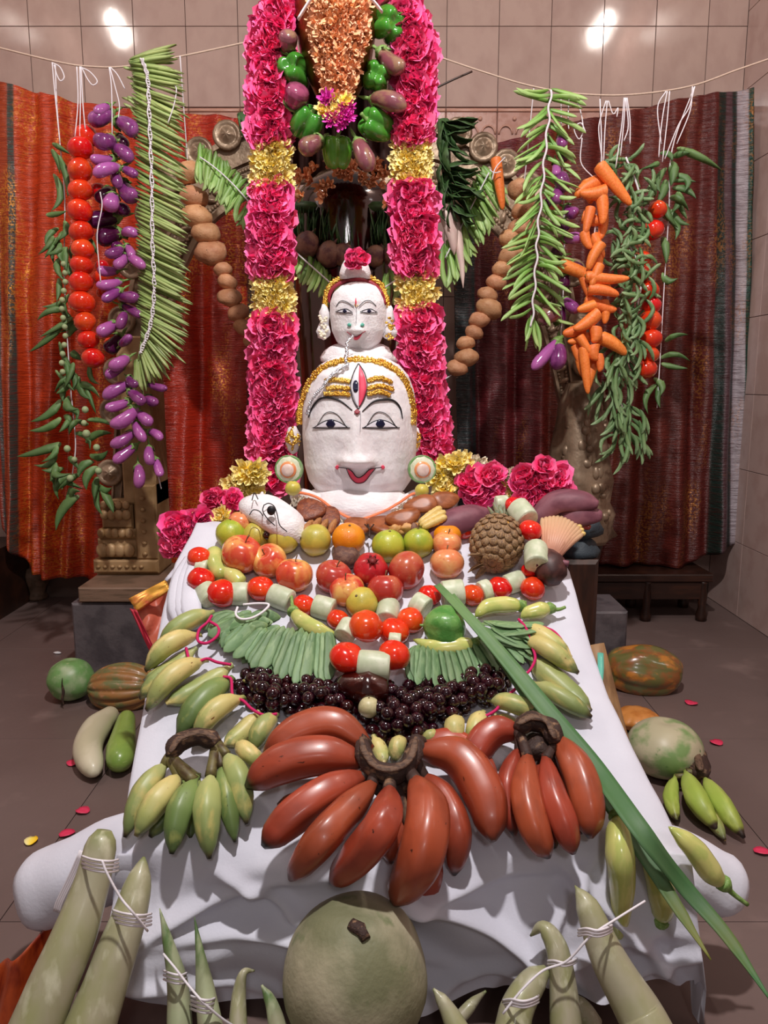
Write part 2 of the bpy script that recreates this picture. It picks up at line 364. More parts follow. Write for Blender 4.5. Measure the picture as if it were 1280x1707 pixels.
m_ashp=M('ash_gourd_patchy','c0b898',.42,c2='7c9a5e',ns=2.2,lo=.46,hi=.58,c3='4f7a44',ns3=8,lo3=.66,hi3=.75)
m_snake=M('snake_gourd_skin','a9aa8a',.42,c2='98986c',ns=3,lo=.4,hi=.65,c3='c6c4a8',ns3=7,lo3=.55,hi3=.75,coat=.15,ramp=[(0,'6f7a48'),(.1,'a8a488'),(1,'a8a088')])
m_ridge=M('ridge_gourd_skin','7f9060',.5,c2='a0a884',ns=4,ramp=[(0,'3f5c30'),(.25,'5f7a46'),(.5,'98987a'),(1,'a09e82')])
m_wgourd=M('white_gourd','d8d0b4',.38,c2='c9c2a2',ns=2,coat=.15)
m_bgourd=M('bottle_gourd','8fae52',.32,c2='7c9c46',ns=2,coat=.25,c3='a8c070',ns3=8,lo3=.6,hi3=.75)
m_pine=M('pineapple_skin','9c7c58',.6,c2='6e5440',ns=6,c3='d09a40',ns3=9,lo3=.62,hi3=.7,bump=.3)
m_pleaf=M('pineapple_leaf','7e8f74',.6,c2='8a7a56',ns=4)
m_bract=M('banana_bract','6c3a48',.6,c2='7f4c58',ns=3)
m_floret=M('banana_floret','c99a7c',.5,ramp=[(0,'b06a58'),(.3,'c88f76'),(1,'d6b48a')])
m_cap2=M('jaggery_brown','6e3420',.45,c2='8a4a2c',ns=5,bump=.4,bs=14)
m_slice=M('brown_slice','9c5830',.4,c2='86461f',ns=4)
m_almond=M('almond_skin','b07a48',.6,c2='9a6434',ns=5,bump=.3,bs=20)
m_corn=M('baby_corn','dcc27a',.5,c2='cfae5c',ns=8)
m_ginger=M('ginger','cf9c62',.6,c2='b88448',ns=4)
m_rim=M('ruffle_orange','f08050',.6)
m_saree_bag=M('red_silk_bag','c0604a',.45,c2='cc7458',ns=3,bump=.2,bs=60,coord='Object')
m_zari=M('gold_zari_band','d8a040',.38,metal=.5,c2='c8603a',ns=30,lo=.45,hi=.6,coord='Object')
m_redb=M('red_border','b01c34',.5)
m_petal=M('fallen_petal','e0385e',.5)
# silk hangings : attribute t runs across the width; zari threads and slubs are woven in
def silk(name, base, dark, gold, bands, gcov, gscale=(60,30,90), metal=.9, rough=.3, coat=.22):
    m=bpy.data.materials.new(name); m.use_nodes=True; nt=m.node_tree; N=nt.nodes; L=nt.links; b=N['Principled BSDF']
    a=N.new('ShaderNodeAttribute'); a.attribute_name='t'
    cr=N.new('ShaderNodeValToRGB'); cr.color_ramp.interpolation='LINEAR'
    while len(cr.color_ramp.elements)<len(bands): cr.color_ramp.elements.new(.5)
    for e,(p,c) in zip(cr.color_ramp.elements,bands): e.position=p; e.color=lin(c)
    L.new(a.outputs['Fac'],cr.inputs[0])
    tc=N.new('ShaderNodeTexCoord'); 
    def nz(scale, s, det=4):
        mp=N.new('ShaderNodeMapping'); mp.inputs['Scale'].default_value=s; L.new(tc.outputs['Object'],mp.inputs[0])
        n=N.new('ShaderNodeTexNoise'); n.inputs['Scale'].default_value=scale; n.inputs['Detail'].default_value=det; L.new(mp.outputs[0],n.inputs['Vector']); return n.outputs[0]
    def rng(x,lo,hi,o0=0,o1=1):
        r=N.new('ShaderNodeMapRange'); r.inputs[1].default_value=lo; r.inputs[2].default_value=hi; r.inputs[3].default_value=o0; r.inputs[4].default_value=o1; L.new(x,r.inputs[0]); return r.outputs[0]
    def mix(f,x,c):
        q=N.new('ShaderNodeMix'); q.data_type='RGBA'; L.new(f,q.inputs[0]); L.new(x,q.inputs[6]) ; q.inputs[7].default_value=lin(c); return q.outputs[2]
    fine=nz(1,(14,14,240),3); big=nz(3,(1,1,1),3); spk=nz(1,gscale,5)
    wv=N.new('ShaderNodeTexWave'); wv.bands_direction='Z'; wv.inputs['Scale'].default_value=60; wv.inputs['Distortion'].default_value=1.2; wv.inputs['Detail'].default_value=2; L.new(tc.outputs['Object'],wv.inputs[0])
    c=mix(rng(fine,.45,.65,0,.55),cr.outputs[0],dark)
    cl=nz(1,(9,3,2.2),3); sp2=nz(1,(150,60,110),2); gm=N.new('ShaderNodeMath'); gm.operation='MULTIPLY'; L.new(rng(cl,gcov-.06,gcov+.10),gm.inputs[0]); L.new(rng(sp2,.47,.58),gm.inputs[1])
    mm=N.new('ShaderNodeMath'); mm.operation='MULTIPLY'; L.new(gm.outputs[0],mm.inputs[0]); L.new(rng(wv.outputs[0],.3,.8,.55,1),mm.inputs[1])
    c=mix(mm.outputs[0],c,gold); L.new(c,b.inputs['Base Color'])
    k=N.new('ShaderNodeMath'); k.operation='MULTIPLY'; k.inputs[1].default_value=metal; L.new(mm.outputs[0],k.inputs[0]); L.new(k.outputs[0],b.inputs['Metallic'])
    b.inputs['Roughness'].default_value=rough; b.inputs['Coat Weight'].default_value=coat; b.inputs['Coat Roughness'].default_value=.18
    bp=N.new('ShaderNodeBump'); bp.inputs['Strength'].default_value=.9; bp.inputs['Distance'].default_value=.004
    sm=N.new('ShaderNodeMath'); sm.operation='ADD'; L.new(spk,sm.inputs[0]); L.new(fine,sm.inputs[1]); s3=N.new('ShaderNodeMath'); s3.operation='ADD'; w3=N.new('ShaderNodeMath'); w3.operation='MULTIPLY'; w3.inputs[1].default_value=.22; L.new(wv.outputs[0],w3.inputs[0]); L.new(sm.outputs[0],s3.inputs[0]); L.new(w3.outputs[0],s3.inputs[1]); L.new(s3.outputs[0],bp.inputs['Height']); L.new(bp.outputs[0],b.inputs['Coat Normal']); L.new(bp.outputs[0],b.inputs['Normal'])
    return m
m_silkL=silk('orange_silk','','7e1a0c','f0a040',[(0,'a23a18'),(.035,'8f3016'),(.04,'3c4440'),(.055,'3c4440'),(.06,'a8421a'),(.10,'a8421a'),(.105,'3c4a44'),(.125,'3c4a44'),(.13,'cc481e'),(.45,'c23a18'),(.8,'b42c16'),(.97,'a82616'),(.975,'20302e'),(1,'20302e')],.56)
m_silkR=silk('maroon_silk','','3c0c0a','b8783c',[(0,'1c2a2c'),(.05,'1c2a2c'),(.055,'3a2a30'),(.07,'143a3a'),(.08,'5e1a20'),(.3,'6c2026'),(.36,'742a18'),(.45,'5c1c18'),(.7,'66241a'),(.875,'5a1c18'),(.88,'142a24'),(.905,'142a24'),(.91,'5c4248'),(.93,'5c4248'),(.935,'142a24'),(.948,'142a24'),(.952,'a89ca4'),(.984,'b4a8ae'),(.987,'124034'),(1,'124034')],.60,metal=.8,rough=.4,coat=.03)
m_maroon=M('maroon_shade','2c0c0a',.7,c2='3c1410',ns=5,bump=.3,bs=30)  # dark tone for the shade sheet added behind the capsicums
# ================================================================== room
FLX0,FLX1,WY,WX=-1.75,1.35,3.2,1.37
fl=one('floor',box(FLX0-.3,WX+.1,-1.6,WY+.1,-.06,-.012),m_grout,None,None,kind='structure',smooth=False)
x=-2.05
ys=[-1.6,-.9,-.2,.5,1.185,1.87,2.55,3.2]
for i in range(5):
    for j in range(len(ys)-1):
        x0=-2.05+i*.7; x1=min(x0+.7,WX)
        part('slab',box(x0+.001,x1-.001,ys[j]+.001,ys[j+1]-.001,-.02,0,.0004),m_floor,fl,smooth=False)
wb=one('wall_back',box(-2.05,WX+.1,WY+.008,WY+.12,-.05,2.95),m_grout,None,None,kind='structure',smooth=False)
def tiles_back():
    zr=[(1.936+.284*k,1.936+.284*(k+1)) for k in range(4)]+[(1.936-.136-.284*(k+1),1.936-.136-.284*k) for k in range(6)]
    for k in range(-7,11):
        x0=-.551+.197*k; x1=min(x0+.197,WX)
        if x1-x0<.01: continue
        for (a,b) in zr:
            if b<0.05: a,b=a,b
            part('tile',box(x0+.0012,x1-.0012,WY,WY+.012,max(a,0)+.0012,b-.0012,.0006),m_tile,wb,smooth=False)
        part('border_tile',box(x0+.0012,x1-.0012,WY-.002,WY+.012,1.803,1.933,.003),m_border,wb,label='decorative border tile with scallop relief',smooth=False)
        rl=G()
        rl.add(*[(lambda b_: (b_.v,b_.f))(box(x0+.002,x1-.002,WY-.008,WY-.002,1.918,1.928,.002))][0])
        for q in range(3):
            c=x0+.033+q*.0655
            arc=[Vector((c+.026*math.cos(t),WY-.006,1.838+.03*math.sin(t))) for t in [math.pi*i/6 for i in range(7)]]
            rl.merge(tube(arc,.0035,5,steps=8))
        for q in range(2):
            rl.merge(ball(8,6),Matrix.Translation((x0+.066+q*.0655,WY-.005,1.893))@Matrix.Diagonal((.008,.005,.008,1)))
        part('scallop_relief',rl,m_relief,wb)
tiles_back()
wr=one('wall_right',box(WX+.012,WX+.12,-1.6,WY+.1,-.05,2.95),m_grout,None,None,kind='structure',smooth=False)
for k in range(10):
    y1=WY-.28*k; y0=y1-.28
    for j in range(10):
        z0=.284*j
        b=box(-.14,.14,0,.012,z0+.0012,z0+.2828,.0005)
        Mx=Matrix.Translation((WX,(y0+y1)/2,0))@Matrix.Rotation(math.radians(-90),4,'Z')
        g=G().merge(b,Mx@Matrix.Diagonal((.991,1,1,1)))
        part('tile',g,m_rtile,wr,smooth=False)
wl=one('wall_left',box(-2.05,-1.775,-1.0,WY,-.05,2.95),m_grout,None,None,kind='structure',smooth=False)
for k in range(8):
    y1=WY-.28*k; y0=y1-.28
    for j in range(10):
        b=G().merge(box(-.139,.139,0,.012,.284*j+.0012,.284*j+.2828,.0005),Matrix.Translation((-1.765,(y0+y1)/2,0))@Matrix.Rotation(math.radians(90),4,'Z'))
        part('tile',b,m_rtile,wl,smooth=False)
# ================================================================== silk hangings on the rope
def sheet(name, top, bot, Yt, Yb, folds, amp, nu, nv, mat, label, seed):
    def interp(L,u):
        k=min(int(u*(len(L)-1)),len(L)-2); f=u*(len(L)-1)-k; return (L[k][0]+(L[k+1][0]-L[k][0])*f, L[k][1]+(L[k+1][1]-L[k][1])*f)
    def fn(u,v):
        a=interp(top,u); b=interp(bot,u); y=Yt+(Yb-Yt)*v
        A=P(a[0],a[1],Yt); B=P(b[0],b[1],Yb); p=A.lerp(B,v)
        uu=u*folds
        d=amp*(.35+.65*v)*(math.sin(uu*6.28+seed+1.3*math.sin(v*2+u*3))+.5*math.sin(uu*13.1+seed*2+v*2))+.012*noise.noise(Vector((u*9,v*6,seed)))+.006*noise.noise(Vector((u*30,v*12,seed)))+.010*math.sin(u*70+4*noise.noise(Vector((u*4,v*3,2+seed))))*noise.noise(Vector((u*8,v*2.5,9)))
        p.y+=d
        return p
    g=thick(grid(fn,nu,nv),Vector((0,.003,0)))
    return one(name,g,mat,label,'cloth')
sheet('silk_saree',[(-35,128),(60,152),(135,172),(230,180),(330,190),(424,198)],[(0,870),(50,960),(120,965),(235,978),(330,960),(424,905)],3.0,2.95,5.2,.036,240,120,m_silkL,'glossy orange red silk saree with gold threads hung behind the left strings',1.0)
sheet('silk_saree',[(752,262),(850,232),(950,205),(1060,182),(1160,160),(1256,146)],[(765,905),(850,945),(930,955),(1010,940),(1140,945),(1246,900)],3.02,2.97,7.2,.024,260,120,m_silkR,'dark maroon silk saree with green and silver border hung behind the right strings',2.4)
# ================================================================== ropes
def rope(name,pts,Y,r,mat,label,cat='rope',parent=None):
    p=[P(x,y,Y if not isinstance(Y,(list,tuple)) else Y[i]) for i,(x,y) in enumerate(pts)]
    g=tube(p,r,6,steps=(len(p)-1)*6)
    if parent: return part(name,g,mat,parent)
    return one(name,g,mat,label,cat)
rope('hanging_rope',[(-60,65),(0,80),(95,103),(150,111),(215,110),(320,90),(430,66)],[2.4,2.35,2.3,2.3,2.3,2.35,2.45],.0025,m_rope,'thin jute rope the left vegetable strings hang from')
rope('hanging_rope',[(700,84),(800,118),(880,142),(960,156),(1050,158),(1150,144),(1230,116),(1300,92)],[2.45,2.4,2.35,2.3,2.3,2.3,2.3,2.3],.0025,m_rope,'thin jute rope the right vegetable strings hang from')
rope('dry_twig',[(722,149),(755,133),(787,119)],2.45,.003,m_dwood,'short dark dry twig beside the right flower garland','twig')
# ================================================================== carved arch (prabhavali) on two pedestals
AY=2.62
def arch():
    c=P(565,900,AY); r=root('carved_arch',Vector((0,AY,.0))+Vector((c.x,0,.42)),'embossed silver and brass arch with round bosses standing behind the face','arch')
    def apt(x,y,dy=0): return P(x,y,AY+dy)
    outl=[(188,860),(196,700),(206,600),(222,470),(262,350),(322,275),(388,232),(470,204),(565,194),(670,206),(755,228),(815,264),(868,310),(928,400),(958,520),(970,620),(972,700)]
    pts=[apt(*q) for q in outl]; cen=apt(580,560)
    path=catmull(pts,70); 
    def band(a,b,y0,y1,name,mat,n=70):
        fr=[]
        for ii,p in enumerate(path):
            d=(cen-p); d.y=0; d.normalize(); ws=.42+.58*math.sin(math.pi*ii/(len(path)-1)); fr.append((p+d*a*ws,p+d*b*ws))
        v=[];f=[];t=[]
        for (p,q) in fr:
            for w_ in ((p,y0),(q,y0),(q,y1),(p,y1)): v.append(Vector((w_[0].x,AY+w_[1],w_[0].z))); t.append(0)
        for i in range(len(fr)-1):
            for k in range(4): f.append((i*4+k,i*4+(k+1)%4,i*4+4+(k+1)%4,i*4+4+k))
        m=(len(fr)-1)*4; f+= [(0,3,2,1),(m,m+1,m+2,m+3)]
        return part(name,G().add(v,f,t),mat,r,smooth=False)
    band(.0,.19,0,.03,'arch_plate',m_brass); band(-.005,.012,-.02,.0,'outer_moulding',m_brass); band(.075,.088,-.014,.0,'middle_moulding',m_brass); band(.175,.195,-.02,.0,'inner_moulding',m_brass)
    for i in range(2,len(path)-2,3):                               # round bosses along the rim
        p=path[i]; d=(cen-p); d.y=0; d.normalize(); q=p-d*.012; q.y=AY-.012
        g=lathe([(.001,.0),(.044,.0),(.046,.008),(.038,.014),(.032,.009),(.026,.009),(.018,.02),(.001,.024)],16,lambda th,s:(1+.03*math.cos(6*th)*(s>.6),.002*math.cos(6*th)*(s>.5)))
        o=part('boss',G().merge(g,Matrix.Translation(q)@basis(Vector((0,-1,0)),d)),m_brass,r)
    bd=G(); bi=[0]
    for p in catmull(pts,220):
        d=(cen-p); d.y=0; d.normalize(); bi[0]+=1; d*=.42+.58*math.sin(math.pi*bi[0]/221)
        for k in (.105,.155): bd.merge(ball(6,4),Matrix.Translation(Vector((0,AY-.002,0))+Vector(((p+d*k).x,0,(p+d*k).z)))@Matrix.Diagonal((.007,.006,.007,1)))
    part('bead_rows',bd,m_brass,r,kind='stuff')
    sc=G()
    for i,p in enumerate(catmull(pts,64)):
        d=(cen-p); d.y=0; d.normalize(); q=p+d*.13*(.42+.58*math.sin(math.pi*i/64)); q.y=AY-.003
        sc.merge(ball(8,6),Matrix.Translation(q)@basis(Vector((0,-1,0)),d)@Matrix.Rotation(.7,4,'Z')@Matrix.Diagonal((.022,.010,.012,1)))
    part('leaf_relief',sc,m_brass,r,kind='stuff')
arch()
def pedestal(x0,x1,ytop,ybot,Y,mat,label,flip):
    a=P(x0,ybot,Y); b=P(x1,ybot,Y); zt=P(x0,ytop,Y).z; zb=a.z; W=b.x-a.x
    r=root('carved_pedestal',Vector(((a.x+b.x)/2,Y+.06,zb)),label,'pedestal')
    H=zt-zb
    def bx(u0,u1,v0,v1,d0,name,rel=.006): part(name,box(a.x+W*u0,a.x+W*u1,Y-d0,Y+.14,zb+H*v0,zb+H*v1,rel),mat,r,smooth=False)
    bx(0,1,0,.045,.012,'base_plinth'); bx(.02,.98,.045,.06,.0,'neck_moulding'); bx(0,1,.06,.115,.014,'lower_band')
    bx(.06,.68,.12,.2,.0,'lower_panel') ; bx(.66,1,.115,.42,.008,'side_post'); bx(.1,.66,.2,.24,.006,'upper_moulding')
    bx(.14,.62,.24,.34,-.004,'upper_panel'); bx(.5,1.0,.34,1,.0,'shaft')
    g=G()
    for row,(v,n,s,u0,u1) in enumerate([(.155,4,.020,.08,.62),(.225,5,.014,.1,.62),(.30,4,.015,.16,.6),(.34,4,.012,.16,.6)]):
        for i in range(n):
            u=u0+(u1-u0)*(i+.5)/n
            g.merge(ball(10,6),Matrix.Translation((a.x+W*u,Y-.010,zb+H*v))@Matrix.Diagonal((s,.012,s*1.15,1)))
    for i in range(7): g.merge(ball(6,4),Matrix.Translation((a.x+W*(.08+.11*i),Y-.016,zb+H*.088))@Matrix.Diagonal((.008,.006,.006,1)))
    for i in range(6): g.merge(ball(6,4),Matrix.Translation((a.x+W*.8,Y-.012,zb+H*(.14+.045*i)))@Matrix.Diagonal((.009,.006,.007,1)))
    part('petal_relief',g,mat,r,kind='stuff'); return r
pedestal(160,268,560,978,2.45,m_brassg,'square brass embossed pedestal of the arch on the left stone block',0)
def stone_block(x0,x1,yt,yb,Y,label,dep=.2):
    a=P(x0,yb,Y); b=P(x1,yb,Y); zt=P(x0,yt,Y).z
    g=box(a.x,b.x,Y,Y+dep,0,zt,.006); return one('stone_block',g,m_stone,label,'stone block',smooth=False), zt
o,zt=stone_block(125,330,1006,1110,2.30,'dark grey stone block under the carved pedestal on the left')
a=P(128,1000,2.28)
one('stone_slab',box(P(132,985,2.3).x,P(330,985,2.3).x,2.29,2.62,zt+.006,P(132,985,2.3).z+.012,.004),m_slab,'thin brown slab between left stone block and carved pedestal','slab',smooth=False)
stone_block(900,1043,1020,1100,2.30,'light grey stone block behind the right edge of white cloth',.2)
# right pedestal : worn round column foot with lizard like carving
def column_foot():
    Y=2.5; b=P(965,900,Y); t=P(945,640,Y); r=root('carved_column_foot',Vector((b.x,Y,b.z)),'worn carved metal column foot beside the hanging beans on right','pedestal')
    H=t.z-b.z; g=G()
    def mod(th,s): return (1+.10*math.sin(5*th+s*9)+.06*math.sin(17*s+3*th),0)
    g=lathe([(.10,0),(.115,.03*H),(.10,.10*H),(.112,.18*H),(.09,.26*H),(.098,.4*H),(.085,.6*H),(.072,.85*H),(.055,H),(.03,H*1.02)],28,mod)
    part('foot_body',G().merge(g,Matrix.Translation((b.x-.005,Y,b.z))),m_brass,r)
    q=G()
    for i in range(60):
        th=R(-2.6,-.5); h=R(.02,.9)*H; rr=.105-.045*h/H
        q.merge(ball(6,5),Matrix.Translation((b.x+rr*math.cos(th),Y+rr*math.sin(th),b.z+h))@Matrix.Diagonal((R(.008,.02),.01,R(.008,.024),1)))
    part('scroll_relief',q,m_brass,r,kind='stuff')
    part('stem',lathe([(.05,0),(.05,b.z-.14),(.07,b.z-.01)],16).__class__().merge(lathe([(.05,.0),(.05,b.z-.15),(.08,b.z)],16),Matrix.Translation((b.x,Y,0))),m_dwood,r)
column_foot()
# dark low table behind
def low_table(x0,x1,yt,label,Y=2.85,tone=None):
    a=P(x0,yt,Y); b=P(x1,yt,Y); r=root('low_table',Vector(((a.x+b.x)/2,Y+.1,0)),label,'table')
    part('tabletop',box(a.x,b.x,Y,Y+.24,a.z-.03,a.z,.004),m_dwood,r,smooth=False)
    part('apron',box(a.x+.03,b.x-.03,Y+.01,Y+.03,a.z-.10,a.z-.031,.003),m_dwood,r,smooth=False)
    for x in (a.x+.03,(a.x+b.x)/2,b.x-.03):
        for y in (Y+.02,Y+.2): part('leg',lathe([(.02,0),(.022,.02),(.014,.05),(.018,a.z*.5),(.014,a.z-.04),(.02,a.z-.031)],10).__class__().merge(lathe([(.02,0),(.022,.02),(.014,.05),(.018,a.z*.5),(.014,a.z-.04),(.02,a.z-.031)],10),Matrix.Translation((x,y,0))),m_dwood,r)
low_table(975,1190,958,'dark wooden low table behind the maroon saree at right')
def stool(x,yt,yb,Y,label):
    b=PF(x,yb); zt=P(x,yt,b.y).z
    g=lathe([(.04,0),(.045,.01),(.035,.03),(.04,.05),(.06,.09),(.064,zt*.8),(.05,zt)],18)
    one('wooden_stand',G().merge(g,Matrix.Translation(b)),m_slab,label,'stand')
stool(62,945,998,2.9,'small round turned stand peeking out under the orange saree')
one('cupboard_side',box(-1.70,-1.47,2.85,3.15,0,.27,.004),m_dwood,'dark cupboard side at the far left behind orange saree','cupboard',smooth=False)
# ================================================================== oiled stone dome in the shade behind the peppers
DY=2.36
def dome():
    t=P(577,284,DY); b=P(577,560,DY); R0=S(t)*88; H=t.z-.2
    pr=[(R0*.9,0),(R0*.92,H*.55),(R0,H*.72)]
    for i in range(10):
        a=math.pi/2*(i/9); pr.append((R0*math.cos(a)*.999+.0008, H-R0*.75+R0*.75*math.sin(a)))
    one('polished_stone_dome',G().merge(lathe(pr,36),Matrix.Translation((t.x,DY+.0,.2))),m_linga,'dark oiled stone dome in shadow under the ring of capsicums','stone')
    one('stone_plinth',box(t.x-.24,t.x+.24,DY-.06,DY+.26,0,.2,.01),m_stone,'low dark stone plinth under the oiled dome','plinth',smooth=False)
dome()
# ================================================================== shared fruit meshes
E_ST=[(0,.3),(.06,.5),(.18,.72),(.4,.9),(.68,1),(.84,.9),(.93,.66),(.98,.36),(1,.12)]
def ME(name,g,mat,smooth=True): return mesh(name,g,mat,smooth)
def egg_set(mat): return [ME('aubergine',pod(E_ST,12,12,bend=b),mat) for b in (0,.35,-.35,.6)]
EGG=egg_set(m_egg); EGD=egg_set(m_eggd); EGP=egg_set(m_eggp); EGB=egg_set(m_eggb); EGM=egg_set(m_eggm)
def calyx_mesh():
    g=pod([(0,.34),(.3,.5),(.7,.80),(1,.86)],10,5,z0=-.03,z1=.17,sect=lambda th:1+.0*th)
    for i in range(5):
        a=i*1.2566; c=Vector((math.cos(a),math.sin(a),0)); s=Vector((-c.y,c.x,0))
        g.add([c*.62+s*.42+Vector((0,0,.12)),c*.62-s*.42+Vector((0,0,.12)),c*1.02+Vector((0,0,.30)),c*.5+Vector((0,0,.1))],[(0,1,2),(1,3,2),(3,0,2),(0,3,1)])
    return g
ME_CAL=ME('calyx',calyx_mesh(),m_calyx); ME_STM=ME('stem',tube([Vector((0,0,-.02)),Vector((.12,0,-.14)),Vector((.1,.15,-.28))],[.2,.15,.18],6,steps=4),m_calyx)
def aubergine(A,B,r,kind,label,group,stem=True,i=0):
    me={'v':EGG,'d':EGD,'p':EGP,'b':EGB,'m':EGM}[kind][i%4]
    o=link('aubergine',me,None,PM(A,B,r,(R(-1,1),-1,R(-1,1))),label=label,cat='aubergine',group=group)
    link('calyx',ME_CAL,o); 
    if stem: link('stem',ME_STM,o)
    return o
TOM=[ME('tomato',ball(20,14,lobes=l,depth=d,squash=sq,dimt=.14,dimb=.05,rough=.06,seed=i),m_tom if i%2 else m_tomo) for i,(l,d,sq) in enumerate([(0,0,.86),(5,.02,.84),(0,0,.92),(4,.03,.8)])]
def star_mesh(r=.4,n=5,z=.76):
    g=G()
    for i in range(n):
        a=i*6.283/n; c=Vector((math.cos(a),math.sin(a),0)); s=Vector((-c.y,c.x,0))
        g.add([c*.03+s*.08+Vector((0,0,z)),c*.03-s*.08+Vector((0,0,z)),c*r*.6-s*.06+Vector((0,0,z+.07)),c*r*.6+s*.06+Vector((0,0,z+.07)),c*r+Vector((0,0,z+.03)),c*.05+Vector((0,0,z-.06))],[(0,1,2,3),(3,2,4),(5,1,0),(5,2,1),(5,4,2),(5,3,4),(5,0,3)])
    g.merge(tube([Vector((0,0,z-.05)),Vector((.02,0,z+.1)),Vector((.08,.03,z+.2))],[.05,.04,.05],6,steps=3)); return g
ME_STAR=ME('calyx',star_mesh(),m_calyx)
def tomato(c,r,axis,label,group,i,cal=True):
    o=link('tomato',TOM[i%4],None,BM(c,r,axis,(1,.3,.1)),label=label,cat='tomato',group=group)
    if cal: link('calyx',ME_STAR,o)
    return o
POT=[ME('potato',ball(14,10,rough=.13,seed=s,squash=.82),m_pot) for s in range(5)]
BEAN_ST=[(0,.25),(.04,.5),(.12,.85),(.5,1),(.85,.9),(.94,.55),(1,.1)]
LB=[ME('bean',pod(BEAN_ST,6,7,bend=b,bumps=.06),m_bean) for b in (0,.7,-.7,1.0,.4)]
CB=[ME('bean',pod(BEAN_ST,6,6,bend=b,flat=.55),m_cbean) for b in (0,1.0,-1.0,1.8,-1.6)]
FB=[ME('bean',pod(BEAN_ST,6,7,bend=b,bumps=.06),m_fbean) for b in (1.6,2.6,-2.2,3.4,.6)]
OK_ST=[(0,.25),(.05,.6),(.1,.72),(.3,1),(.6,.8),(.85,.42),(1,.04)]
OKR=[ME('okra_pod',pod(OK_ST,6,7,bend=b,flat=.7,sect=lambda th:1+.07*math.cos(5*th)),m_okra) for b in (.3,1.2,-1.0,1.8)]
def bean(ms,name,A,B,r,label,cat,group,i,roll=None):
    return link(name,ms[i%len(ms)],None,PM(A,B,r,roll or (R(-1,1),R(-.4,.4),R(-1,1))),label=label,cat=cat,group=group)
# ------------------------------------------------------------------ left tomato string
LY=2.24
TL=[(143,227,19),(134,247,20),(134,283,19.5),(134,317,19.5),(133,351,20),(135,386,19),(138,416,18),(136,442,18),(135,470,19),(137,504,21),(142,536,17),(147,566,17),(155,597,18)]
for i,(x,y,r) in enumerate(TL):
    c=P(x,y,LY+(.03 if i==0 else 0)); tomato(c,S(c)*r*1.06,(R(-.3,.3),.2,1),nth(i)+' red tomato of the front tomato string at far left','tomatoes on the left string',i,cal=i==0)
for i,(x,y,r) in enumerate([(163,318,12),(176,344,9),(170,443,10),(166,463,11),(172,487,10),(184,572,9),(187,586,7)]):
    c=P(x,y,LY+.07); tomato(c,S(c)*r*1.15,(R(-.4,.4),.3,1),nth(i)+' small red tomato peeking from behind the purple aubergine string','tomatoes half hidden behind the aubergines',i+1,cal=False)
# ------------------------------------------------------------------ left aubergines
AUB=[(189,186,148,203,14,'v'),(184,176,158,188,9,'p'),(193,200,225,222,14,'v'),(193,234,155,234,14,'v'),(190,246,220,266,12,'v'),(194,265,150,264,9,'p'),(201,278,155,291,11,'p'),(204,280,228,292,8,'v'),(192,285,199,312,10,'v'),(200,303,226,330,15,'v'),(186,315,160,333,12,'d'),(190,325,182,348,14,'p'),(202,360,145,368,15,'d'),(203,385,161,401,15,'d'),(205,391,229,390,9,'p'),(205,413,175,425,9,'v'),(210,408,220,428,8,'p'),(214,425,192,445,10,'p'),(214,428,241,446,9,'p'),(199,450,162,450,9,'p'),(204,468,160,476,9,'p'),(204,482,170,501,9,'v'),(197,496,231,496,10,'v'),(200,508,236,527,9,'v'),(208,521,198,548,9,'v'),(196,538,162,557,11,'p'),(203,558,177,585,13,'d'),(215,595,182,614,11,'p'),(208,608,176,628,9,'v'),(221,639,171,663,11,'p'),(220,667,175,681,9,'p'),(230,677,184,711,12,'p'),(225,719,184,744,10,'p'),(228,741,189,771,10,'p'),(230,774,231,814,10,'p'),(249,743,251,775,9,'p'),(258,762,268,794,8,'p'),(224,702,241,736,9,'p'),(229,688,252,706,10,'p'),(247,718,269,732,8,'p'),(243,639,278,648,7,'v'),(243,662,262,672,9,'v'),(214,650,240,672,10,'v'),(196,225,212,243,8,'d'),(190,350,214,352,11,'d'),(205,430,190,405,11,'d'),(200,575,218,560,8,'v'),(213,628,228,642,8,'v')]
for i,(x1,y1,x2,y2,r,k) in enumerate(sorted(AUB,key=lambda q:(q[1]+q[3]))):
    dep=LY+R(-.02,.02)+(.045 if k=='d' else 0); A=P(x1,y1,dep+.02); B=P(x2,y2,dep-.02)
    shade={'v':'purple','d':'dark maroon','p':'light violet'}[k]
    aubergine(A,B,S(A)*r,k,f'{shade} aubergine, {nth(i)} from the top of the left purple string','aubergines on the left string',True,i)
